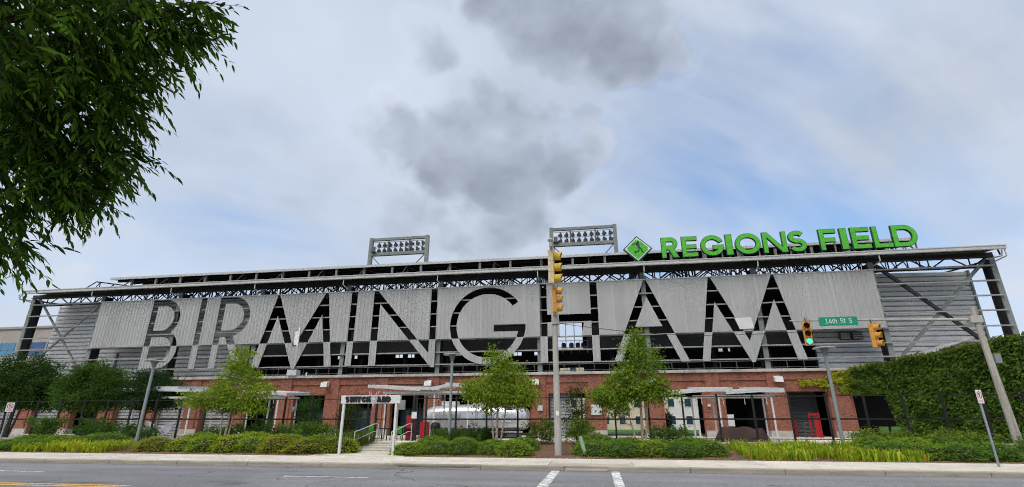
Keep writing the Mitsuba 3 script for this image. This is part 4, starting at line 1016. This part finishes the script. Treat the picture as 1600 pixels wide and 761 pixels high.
# yellow-green creeper on the brick
def creeper(paths, n, label, mat_cols, spread):
    c = thing('creeper', label, 'creeper')
    m = MB(); P_, D_ = [], []
    for p in paths:
        p = np.array(p, float); m.tube([(x, WY - .13, z) for x, z in p], .015, 5)
        s = rng.random(int(n * np.linalg.norm(np.diff(p, axis=0), axis=1).sum())) * (len(p) - 1)
        i = np.minimum(s.astype(int), len(p) - 2); f_ = (s - i)[:, None]
        xz = p[i] * (1 - f_) + p[i + 1] * f_ + rng.normal(size=(len(s), 2)) * spread
        P_.append(np.stack([xz[:, 0], WY - .14 - rng.random(len(s)) * .18, np.clip(xz[:, 1], 3.3, 5.55)], 1))
    P_ = np.vstack(P_); k = len(P_)
    mm, cc = leaf_mesh(P_, np.array([0, -.4, -.7]) + rng.normal(size=(k, 3)) * .5, np.array([0, -1, .5]) + rng.normal(size=(k, 3)) * .3, rng.uniform(.1, .2, k), rng.uniform(.1, .17, k), tones(rng, k, *mat_cols, .25), .12)
    put(c + '__stem', m, 'mat_darkbark'); put(c + '__foliage', mm, 'mat_leaf', color=cc, kind='stuff')
creeper([[(75.4, 4.35), (76.2, 4.45), (77.0, 4.5), (77.8, 4.9), (78.6, 5.2)], [(76.6, 4.4), (77.2, 4.15), (77.5, 4.1)], [(77.4, 4.7), (78.1, 4.5), (78.6, 4.75)]], 200, 'yellow green creeper spreading over the brick at the right', ((.30, .34, .03), (.46, .44, .05)), .10)
creeper([[(78.2, 3.85), (78.8, 4.1), (79.6, 4.5), (80.2, 4.9)], [(78.6, 5.0), (79.4, 5.2), (80.3, 5.35)], [(78.8, 4.7), (79.5, 4.9)]], 330, 'thicker green creeper where the brick wall meets the ivy wall', ((.14, .22, .025), (.34, .38, .05)), .20)

# ------------------------------------------------------------------ trees
def tree(key, label, cat, base, stems, blobs, nclus, nleaf, lsize, cols, spread=.3, group=None, bark='mat_bark', seed=1, shell=.55, flat=.7, lw=.5, limbs=46, r0=.07, seedup=None):
    rng = np.random.default_rng(seed)
    t = thing(key, label, cat, group)
    base = np.array(base, float)
    vol = np.array([b[3] * b[4] * b[5] for b in blobs]); vol = vol ** .8; vol /= vol.sum()
    cl = []
    for _ in range(nclus):
        b = blobs[rng.choice(len(blobs), p=vol)]
        d = rdirs(rng, 1)[0]; r = (shell + (1.18 - shell) * rng.random()) if rng.random() < .75 else rng.random() ** .5
        cl.append(base + np.array(b[:3]) + d * np.array(b[3:6]) * r)
    cl = np.array(cl)
    m = MB(); ends = []
    for (dx, dy, h, rr, bend) in stems:
        ks = np.linspace(0, 1, 7)
        p = [base + [dx * .25 + (dx - dx * .25) * k + bend * math.sin(k * 3) * .12, dy * k + .05 * math.sin(5 * k + dx), h * k - .1] for k in ks]
        m.tube(p, np.linspace(rr, rr * .22, 7), 8); ends.append(np.array(p))
    put(t + '__trunk', m, bark, smooth=40)
    m = MB(); nodes = np.vstack(ends)
    for c in cl[:limbs]:
        ok = nodes[nodes[:, 2] < c[2] - .1]
        s = ok[np.argmin(np.linalg.norm(ok - c, axis=1) + rng.random(len(ok)) * .4)] if len(ok) else nodes[2]
        mid = s * .5 + c * .5 + rng.normal(size=3) * .08 + [0, 0, -.05 * np.linalg.norm(c - s)]
        m.tube([s, mid, c], [r0 * .35, r0 * .22, r0 * .08], 5, cap=False)
    put(t + '__branches', m, bark, smooth=40)
    k = rng.poisson(nleaf, len(cl)) + 3
    ci = np.repeat(np.arange(len(cl)), k); n = len(ci)
    off = rng.normal(size=(n, 3)) * spread * np.array([1, 1, flat])
    pos = cl[ci] + off
    cen = base + np.average([b[:3] for b in blobs], axis=0)
    out = pos - cen; out /= np.linalg.norm(out, axis=1, keepdims=True) + 1e-9
    dn = out * .5 + rng.normal(size=(n, 3)) * .6 + [0, 0, -.25]
    nr = rng.normal(size=(n, 3)) * .5 + [0, 0, .9] + out * .25
    tone = rng.random(len(cl))[ci][:, None] * .6 + rng.random((n, 1)) * .4
    col = np.asarray(cols[0]) * (1 - tone) + np.asarray(cols[1]) * tone
    L = rng.uniform(.75, 1.3, n) * lsize
    mm, cc = leaf_mesh(pos, dn, nr, L, L * lw, col, .15)
    put(t + '__crown', mm, 'mat_leaf', color=cc, kind='stuff')
    return t
young = ((.095, .19, .018), (.40, .52, .05))
G3 = 'light green young trees in the bed along the pavement'
tree('young_tree', 'light green young tree at the left, in front of the letters B I R', 'tree', (39.1, -17.0, .45), [(.25, .1, 4.9, .075, .5), (-.5, .2, 3.4, .05, -.4), (.8, -.2, 3.6, .05, .5)],
     [(.25, 0, 4.5, .55, .6, .75), (.35, 0, 3.7, 1.15, 1.0, .6), (-1.6, 0, 2.35, 1.3, 1.1, .42), (1.55, .1, 2.75, 1.0, 1.0, .5), (.3, 0, 2.8, 1.5, 1.2, .5), (-.2, .1, 2.1, 1.4, 1.2, .4), (1.6, 0, 1.9, .8, .9, .35)], 270, 31, .15, young, .20, G3, seed=3)
tree('young_tree', 'light green young tree in the middle, in front of the silver trailer', 'tree', (54.75, -17.0, .5), [(-.05, .1, 4.5, .075, .3), (-.45, .1, 3.2, .05, -.4), (.6, .1, 3.5, .05, .6)],
     [(.05, 0, 4.15, .6, .6, .62), (.25, 0, 3.4, 1.15, 1.0, .6), (-.95, 0, 2.75, 1.0, 1.0, .45), (.95, .1, 2.85, 1.1, 1.0, .55), (.1, 0, 2.5, 1.55, 1.2, .5), (1.3, 0, 2.15, .9, .9, .35), (-.6, .1, 2.1, 1.1, 1.0, .3)], 270, 31, .15, young, .20, G3, seed=5)
tree('young_tree', 'tall light green young tree with a low side branch, right of the traffic pole', 'tree', (62.0, -17.0, .5), [(.1, .1, 5.5, .085, .3), (-.8, .2, 3.0, .05, -.3), (.6, .1, 4.2, .05, .4)],
     [(.2, 0, 5.05, .55, .55, .62), (.25, 0, 4.3, 1.05, .95, .6), (.2, 0, 3.5, 1.2, 1.0, .6), (-1.35, -.1, 2.35, 1.0, .9, .45), (-.75, 0, 2.9, .8, .8, .6), (.9, .1, 2.6, 1.0, .9, .5), (.0, 0, 2.4, 1.25, 1.0, .45), (-1.2, 0, 1.7, .8, .8, .3)], 290, 31, .15, ((.08, .17, .018), (.32, .45, .045)), .21, G3, seed=8)
dark = ((0.027, 0.063, 0.017), (0.083, 0.158, 0.033))
tree('dark_tree', 'dense dark green tree at the far left edge, behind the no parking sign', 'tree', (15.3, -10.2, .42), [(.2, .1, 4.6, .16, .4), (-.9, .2, 3.8, .1, -.5), (1.1, .2, 3.8, .1, .5)],
     [(.3, 0, 5.0, 1.9, 1.8, 1.0), (-1.2, 0, 4.0, 2.0, 1.8, 1.1), (1.7, 0, 3.7, 2.0, 1.8, 1.2), (.3, 0, 3.2, 3.1, 2.2, 1.0), (2.8, 0, 2.9, 1.1, 1.2, .9), (-2.8, 0, 3.0, 1.3, 1.4, 1.0)], 520, 62, .17, dark, .26, None, 'mat_darkbark', 13, .6)
tree('dark_tree', 'dense green tree between the far left tree and the left lamp post', 'tree', (22.3, -10.2, .42), [(.1, .1, 3.9, .14, .4), (-.8, .2, 3.2, .09, -.4), (.9, .1, 3.2, .09, .4)],
     [(.1, 0, 4.3, 1.5, 1.5, .9), (-1.2, 0, 3.5, 1.4, 1.4, .9), (1.3, 0, 3.4, 1.5, 1.4, .9), (0, 0, 2.8, 2.3, 1.9, .85)], 400, 62, .17, ((0.036, 0.093, 0.018), (0.112, 0.210, 0.038)), .26, None, 'mat_darkbark', 14, .6)
tree('dark_tree', 'very dark round tree just behind the left lamp post', 'tree', (26.9, -10.0, .42), [(.0, .1, 3.6, .13, .3), (-.6, .2, 3.0, .08, -.4)],
     [(.1, 0, 4.0, 1.25, 1.3, .8), (-.5, 0, 3.2, 1.5, 1.4, .85), (1.0, 0, 3.2, 1.4, 1.4, .8), (.3, 0, 2.6, 1.7, 1.5, .6)], 340, 62, .16, ((0.019, 0.048, 0.018), (0.060, 0.117, 0.033)), .25, None, 'mat_darkbark', 15, .6)
tree('tall_bush', 'tall airy dark bush in the brick opening left of the gate sign', 'bush', (39.9, -9.8, .42), [(.1, .1, 2.6, .04, .3), (-.3, 0, 2.0, .03, -.3)], [(0, 0, 2.0, .75, .7, .75), (.1, 0, 1.1, 1.0, .8, .7), (.4, 0, 2.5, .35, .4, .35)], 120, 34, .11, ((0.030, 0.075, 0.018), (0.090, 0.180, 0.045)), .16, None, 'mat_darkbark', 16)
tree('tall_bush', 'tall thin olive green bush just behind the left post of the gate sign', 'bush', (43.7, -11.0, .42), [(.0, .1, 2.6, .04, .3)], [(0, 0, 1.8, .8, .6, .9), (.2, 0, 2.6, .4, .4, .45), (-.4, 0, 1.1, .7, .6, .6)], 100, 26, .10, ((.035, .06, .018), (.10, .14, .035)), .16, None, 'mat_darkbark', 17)
tree('tall_bush', 'tall feathery bush against the shutter right of the traffic pole', 'bush', (58.55, -10.2, .42), [(.0, .1, 3.2, .04, .3), (.4, .1, 2.6, .03, .3)], [(.1, 0, 2.2, .75, .6, .9), (0, 0, 3.1, .5, .4, .45), (.1, 0, 1.1, .9, .7, .7)], 120, 26, .11, ((.04, .065, .02), (.11, .14, .045)), .17, None, 'mat_darkbark', 18)
tree('clipped_bush', 'small dark clipped evergreen seen through an opening beyond the tall young tree', 'bush', (66.9, 13.0, .1), [(.0, .0, 1.6, .04, .1)], [(0, 0, 1.55, .5, .5, 1.1)], 70, 40, .12, ((.015, .035, .012), (.03, .06, .02)), .12, None, 'mat_darkbark', 19)

# leafy bushes behind the front row
def bush(x, y, w, h, label, cols, seed, n=70):
    z = float(bed_z(x, y)) if y < -14.1 else .42
    tree('leafy_bush', label, 'bush', (x, y, z), [(.1, 0, h * .8, .02, .2), (-.2, 0, h * .7, .02, -.2)], [(0, 0, h * .55, w * .8, w * .6, h * .4), (w * .3, 0, h * .5, w * .6, w * .5, h * .35), (-w * .4, 0, h * .5, w * .5, w * .5, h * .35)], n, 30, .12, cols, .13, None, 'mat_darkbark', seed, .4, .8, .55, 14)
lau = ((0.068, 0.143, 0.024), (0.180, 0.300, 0.053))
bush(38.2, -15.3, 1.6, 1.0, 'leafy bush under the left young tree', lau, 41)
bush(41.2, -15.5, 1.7, 1.15, 'leafy bush to the right of the left young tree', lau, 42)
bush(43.9, -15.4, 1.5, 1.05, 'leafy bush behind the shrubs left of the gate sign', lau, 43)
bush(56.9, -16.2, 1.0, 1.25, 'leafy bush just left of the tall traffic pole', ((0.075, 0.150, 0.024), (0.240, 0.345, 0.053)), 44, 50)
bush(58.9, -15.9, 1.0, 1.3, 'leafy bush just right of the tall traffic pole', ((0.075, 0.150, 0.024), (0.240, 0.345, 0.053)), 45, 50)
bush(63.4, -15.6, 1.3, 1.0, 'leafy bush right of the tall young tree', lau, 46, 50)
bush(53.4, -15.4, 1.5, .9, 'dark leafy bush under the middle young tree', ((.02, .05, .012), (.06, .11, .025)), 47, 60)
bush(26.6, -16.4, 1.5, 1.6, 'broad leafy bush at the far left behind the no parking sign', ((0.045, 0.112, 0.021), (0.150, 0.255, 0.045)), 48, 80)
bush(29.4, -15.6, 1.5, 1.3, 'leafy bush left of the yellow lilies', ((0.045, 0.112, 0.021), (0.120, 0.225, 0.042)), 49, 80)
bush(32.0, -15.4, 1.4, 1.0, 'low leafy bush behind the left patch of yellow lilies', ((0.045, 0.105, 0.021), (0.120, 0.210, 0.042)), 50, 70)
yl = ((0.090, 0.165, 0.027), (0.300, 0.390, 0.060))
bush(75.3, -18.0, 1.5, .95, 'bright leafy bush left of the weathered mast arm pole', yl, 51, 80)
bush(77.2, -20.0, 1.3, 1.0, 'bright leafy bush in front of the mast arm pole', yl, 52, 80)
bush(79.3, -19.6, 1.5, 1.15, 'bright leafy bush at the right edge of the picture', yl, 53, 80)
bush(73.2, -16.0, 1.4, .9, 'low leafy bush between the right lamp post and the ivy wall', yl, 54, 60)

# rounded shrubs of the front row
rng = np.random.default_rng(77)
variants = []
for k in range(5):
    n = 2600
    d = rdirs(rng, n * 2); d = d[d[:, 2] > -.35][:n]; n = len(d)
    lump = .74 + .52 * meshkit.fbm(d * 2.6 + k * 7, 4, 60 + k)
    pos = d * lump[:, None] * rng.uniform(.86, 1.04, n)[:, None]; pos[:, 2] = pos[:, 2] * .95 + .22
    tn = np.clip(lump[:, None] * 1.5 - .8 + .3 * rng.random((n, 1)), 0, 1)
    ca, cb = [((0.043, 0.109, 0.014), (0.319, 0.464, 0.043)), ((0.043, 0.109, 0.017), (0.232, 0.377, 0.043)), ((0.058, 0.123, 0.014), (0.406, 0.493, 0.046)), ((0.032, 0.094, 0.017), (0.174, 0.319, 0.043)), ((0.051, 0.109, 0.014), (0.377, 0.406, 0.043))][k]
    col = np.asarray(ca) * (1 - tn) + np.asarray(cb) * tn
    red = rng.random(n) < (.04 if k in (2, 4) else .01); col[red] = (.22, .15, .03)
    L = rng.uniform(.07, .13, n)
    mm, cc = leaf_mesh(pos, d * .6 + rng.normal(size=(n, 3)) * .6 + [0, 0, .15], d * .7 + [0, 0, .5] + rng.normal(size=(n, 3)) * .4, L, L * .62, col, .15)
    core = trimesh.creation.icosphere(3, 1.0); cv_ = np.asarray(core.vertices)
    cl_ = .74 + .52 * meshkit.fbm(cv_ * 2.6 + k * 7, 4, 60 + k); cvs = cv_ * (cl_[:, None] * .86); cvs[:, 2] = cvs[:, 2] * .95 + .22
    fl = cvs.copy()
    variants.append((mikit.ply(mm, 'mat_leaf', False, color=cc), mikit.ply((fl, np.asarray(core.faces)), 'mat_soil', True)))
def shrub(x, y, rx, ry, h, k, rot, label, group):
    t = thing('shrub', label, 'shrub', group)
    w = T().translate([x, y, float(bed_z(x, y)) - .04]).scale([rx, ry, h / 1.15]).rotate([0, 0, 1], rot)
    again(t + '__foliage', variants[k][0], w); again(t + '__core', variants[k][1], w)
ORD = ['first', 'second', 'third', 'fourth', 'fifth', 'sixth', 'seventh', 'eighth', 'ninth', 'tenth', 'eleventh', 'twelfth']
def row(xs_, y, r, h, where, ks, grp, jy=.35):
    for i, x in enumerate(xs_):
        rr = r * rng.uniform(.88, 1.18)
        shrub(x, y + rng.uniform(-jy, jy), rr, rr * rng.uniform(.85, 1.05), h * rng.uniform(.85, 1.15), ks[i % len(ks)], rng.uniform(0, 360), f'rounded shrub, {ORD[i]} from the left {where}', grp)
row(np.arange(37.6, 47.6, 1.38), -19.6, .95, .68, 'in the front row left of the gate sign', (4, 2, 0, 2, 0, 4), 'front row of shrubs at the left')
row(np.arange(38.4, 47.0, 1.75), -17.9, 1.0, .66, 'in the back row left of the gate sign', (0, 1, 2, 0), 'back row of shrubs at the left')
row(np.arange(51.3, 57.0, 1.22), -19.9, .85, .60, 'in the front row under the middle tree', (0, 1, 3, 1, 0), 'front row of shrubs in the middle')
row(np.arange(51.9, 57.4, 1.45), -18.3, .9, .58, 'in the back row under the middle tree', (1, 0, 3), 'back row of shrubs in the middle')
row(np.arange(59.75, 65.6, 1.2), -19.7, .88, .62, 'in the front row right of the tall traffic pole', (1, 3, 0, 3, 1), 'front row of shrubs right of the pole')
row(np.arange(59.9, 65.4, 1.4), -18.2, .92, .64, 'in the back row right of the tall traffic pole', (3, 1, 3), 'back row of shrubs right of the pole')
row(np.arange(71.6, 75.4, 1.15), -20.0, .95, .60, 'in the front row by the right sign', (3, 1, 3), 'shrubs at the right near the sign')
row(np.arange(71.8, 75.6, 1.5), -18.3, 1.0, .66, 'in the back row by the right sign', (1, 0, 3), 'back shrubs at the right near the sign')
row(np.arange(27.8, 33.2, 1.3), -18.2, 1.0, .62, 'behind the left patch of yellow lilies', (1, 3, 0), 'shrubs at the far left')
row(np.arange(27.2, 30.8, 1.2), -19.9, .95, .52, 'at the far left edge by the pavement', (3, 1, 3), 'front shrubs at the far left')

# lilies and ornamental grass
def blades(key, label, cat, xr, yr, n, h, cols, seed, w=.035, tips=0.0):
    rng = np.random.default_rng(seed)
    x = rng.uniform(*xr, n); y = rng.uniform(*yr, n); keep = meshkit.fbm(np.stack([x * .9, y * .9, x * 0], -1), 3, seed) > .36
    x, y = x[keep], y[keep]; n = len(x)
    b = np.stack([x, y, bed_z(x, y)], 1); az = rng.uniform(0, 2 * np.pi, n); H = h * rng.uniform(.5, 1.2, n); lean = rng.uniform(.15, .75, n) * H
    dr_ = np.stack([np.cos(az), np.sin(az), az * 0], 1); sd_ = np.stack([-np.sin(az), np.cos(az), az * 0], 1)
    pts = [b + dr_ * (lean * s ** 1.6)[:, None] + np.array([0, 0, 1]) * (H * (s - .28 * s ** 3))[:, None] for s in (0, .4, .75, 1.05)]
    ws = [w, w, w * .75, .004]
    v = np.stack([p + sd_ * s * q / 2 for p, q in zip(pts, ws) for s in (-1, 1)], 1).reshape(-1, 3)
    i = np.arange(n) * 8
    f = np.vstack([np.stack([i + a, i + b_, i + c], 1) for k in (0, 2, 4) for a, b_, c in ((k, k + 1, k + 3), (k, k + 3, k + 2))])
    col = tones(rng, n, *cols, .2)
    if tips: q = rng.random(n) < tips; col[q] = tones(rng, int(q.sum()), (.42, .30, .04), (.58, .42, .06), .2)
    return put(key, (v, f), 'mat_leaf', color=np.repeat(col, 8, axis=0), label=label, cat=cat, kind='stuff')
lily = ((.20, .33, .02), (.56, .62, .05))
blades('lily_patch', 'yellow green lilies in the bed at the left', 'lilies', (30.4, 35.9), (-21.2, -18.6), 2500, .56, lily, 91, .05, .10)
blades('lily_patch', 'yellow green lilies in the bed right of the shrubs, below the right canopy', 'lilies', (65.9, 72.3), (-21.2, -17.0), 4200, .54, ((.16, .31, .02), (.50, .60, .05)), 92, .05, .10)
blades('ornamental_grass', 'arching green grass left of the entrance steps', 'grass', (46.0, 47.7), (-20.2, -15.6), 1500, .95, ((.06, .11, .02), (.17, .23, .05)), 93, .022)
blades('ornamental_grass', 'tall green grass behind the shrubs below the silver trailer', 'grass', (51.0, 53.8), (-16.8, -15.2), 1400, .95, ((.06, .13, .02), (.15, .24, .045)), 94, .022)
blades('ornamental_grass', 'dry grass tufts on the bare soil beside the left lamp post', 'grass', (35.2, 37.2), (-20.9, -18.0), 300, .5, ((.16, .12, .05), (.34, .26, .10)), 95, .022)

# ------------------------------------------------------------------ the tree overhead, by the camera
rng = np.random.default_rng(123)
nt_ = thing('near_tree', 'dark leafy tree hanging over the upper left corner, close to the viewer', 'tree')
base = np.array([53.6, -42.6, .1])
m = MB(); p = [base, base + [.05, .05, 1.2], base + [.15, .1, 2.4], base + [.3, .2, 3.6], base + [.4, .3, 5.4]]
m.tube(p, [.19, .15, .13, .10, .04], 12)
put(nt_ + '__trunk', m, 'mat_darkbark', smooth=40)
# (x, y, z, radius) of the masses of the crown
nb = [(56.64, -42.06, 4.02, 0.51), (57.1, -41.95, 4.15, 0.31), (57.33, -41.86, 4.15, 0.19), (56.44, -41.69, 3.77, 0.42), (56.85, -41.71, 3.79, 0.22), (56.26, -41.5, 3.44, 0.34), (56.59, -41.43, 3.47, 0.18),
      (56.11, -41.53, 3.14, 0.24), (56.35, -41.39, 3.18, 0.17), (56.19, -41.59, 2.76, 0.13), (57.49, -41.83, 4.29, 0.09), (55.88, -41.62, 3.62, 0.41), (55.9, -42.0, 4.5, .7), (55.4, -41.9, 4.0, .6), (55.4, -41.7, 3.3, .35)]
far = [(54.6, -42.6, 5.4, 1.5), (53.2, -43.0, 4.6, 1.5), (53.4, -41.4, 4.4, 1.4), (55.2, -43.4, 5.7, 1.2), (53.8, -42.4, 6.4, 1.3)]
m = MB(); start = np.array(p[2:4])
for (x, y, z, r) in nb + far:
    e = np.array([x, y, z]); s = start[rng.integers(2)]
    m.tube([s, s * .6 + e * .4 + [0, 0, .25], s * .25 + e * .75 + [0, 0, .12], e], [.05, .034, .02, .006], 6, cap=False)
P_, D_, C_, Ln = [], [], [], []
tw = MB()
def twigs(bl, ntw, leaves, near):
    for (x, y, z, r) in bl:
        for _ in range(int(ntw * r ** 1.8)):
            d = rdirs(rng, 1)[0]; o = np.array([x, y, z]) + d * r * rng.random() ** .36 * [1, 1, .85]
            dirn = unit(np.array([.55, .15, -.42]) + rng.normal(size=3) * .38 + d * .3)
            L = rng.uniform(.18, .36); side = unit(np.cross(dirn, [0, 0, 1]) + rng.normal(size=3) * .25)
            ss = (np.arange(leaves) + .5) / leaves
            q = o + np.outer(ss * L, dirn) + np.outer(-(ss ** 2) * .05, [0, 0, 1])
            sg = np.where(np.arange(leaves) % 2, 1.0, -1.0)[:, None]
            ld = dirn * .75 + side * sg * .55 + np.array([0, 0, -.30]) + rng.normal(size=(leaves, 3)) * .18
            P_.append(q); D_.append(ld); Ln.append(rng.uniform(.062, .105, leaves) * (.75 + .5 * (1 - ss)) * (1 if near else 1.6))
            t = rng.random(); C_.append(np.tile(np.array([.022, .055, .010]) * (1 - t) + np.array([.085, .17, .02]) * t, (leaves, 1)) * rng.uniform(.75, 1.3, (leaves, 1)))
            if near and rng.random() < .5: tw.tube([q[0], q[len(q) // 2], q[-1]], [.003, .0025, .0012], 3, cap=False)
twigs(nb, 880, 11, True)
# two long shoots reaching into the sky at the upper right of the crown
for s, e in (((57.35, -41.83, 4.32), (57.80, -41.80, 4.27)), ((57.40, -41.85, 4.42), (57.85, -41.85, 4.46)), ((57.2, -41.8, 4.15), (57.60, -41.75, 4.02))):
    s, e = np.array(s), np.array(e); k = 9; ss = np.linspace(.1, 1, k); q = s + np.outer(ss, e - s) - np.outer(ss ** 2 * .03, [0, 0, 1])
    sg = np.where(np.arange(k) % 2, 1.0, -1.0)[:, None]; dd_ = unit(e - s); sd_ = unit(np.cross(dd_, [0, 0, 1]))
    P_.append(q); D_.append(dd_ * .8 + sd_ * sg * .4 + np.array([0, 0, -.3]) * 1 + rng.normal(size=(k, 3)) * .15); Ln.append(rng.uniform(.05, .075, k)); C_.append(np.tile([.03, .06, .012], (k, 1)))
    tw.tube([s, (s + e) / 2 + [0, 0, -.01], e + [0, 0, -.03]], [.003, .0025, .0015], 4, cap=False)
nnear = sum(len(q) for q in P_)
twigs(far, 160, 10, False)
put(nt_ + '__branches', m, 'mat_darkbark', smooth=40); put(nt_ + '__twigs', tw, 'mat_darkbark', kind='stuff')
pos, dn, Ls, col = np.vstack(P_), np.vstack(D_), np.concatenate(Ln), np.vstack(C_)
nr = rng.normal(size=(len(pos), 3)) * .45 + [0, 0, 1.0]
def lance(pos, dirn, nrm, L, W, col):
    """Slender leaves: six corners and a midrib, curved down towards the tip."""
    dirn = dirn / np.linalg.norm(dirn, axis=1, keepdims=True); side = np.cross(dirn, nrm); side /= np.linalg.norm(side, axis=1, keepdims=True); up = np.cross(side, dirn)
    L, W = L[:, None], W[:, None]
    at = lambda t, s, u: pos + dirn * L * t + side * W * s + up * (W * u - L * .16 * t * t)
    v = np.stack([at(0, 0, 0), at(.25, .42, .14), at(.6, .40, .12), at(1, 0, 0), at(.6, -.40, .12), at(.25, -.42, .14), at(.25, 0, 0), at(.6, 0, 0)], 1).reshape(-1, 3)
    i = np.arange(len(pos)) * 8
    f = np.vstack([np.stack([i + a, i + b, i + c], 1) for a, b, c in ((0, 1, 6), (1, 2, 7), (1, 7, 6), (2, 3, 7), (0, 6, 5), (6, 7, 4), (6, 4, 5), (7, 3, 4))])
    return (v, f), np.repeat(col, 8, axis=0)
# the leaves nearest to the viewer that stand free against the sky are parts, the rest of the crown is one mass
score = pos[:, 0] * .9 - pos[:, 2] * .25 + rng.random(len(pos)) * .5; score[nnear:] = -99
single = np.zeros(len(pos), bool); single[np.argsort(-score)[:290]] = True
mm, cc = lance(pos[~single], dn[~single], nr[~single], Ls[~single], Ls[~single] * .30, col[~single])
put(nt_ + '__crown', mm, 'mat_leafnear', color=cc, kind='stuff')
for i in np.nonzero(single)[0]:
    mm, cc = lance(pos[i:i + 1], dn[i:i + 1], nr[i:i + 1], Ls[i:i + 1], Ls[i:i + 1] * .30, col[i:i + 1])
    put(nt_ + '__leaf', mm, 'mat_leafnear', color=cc)
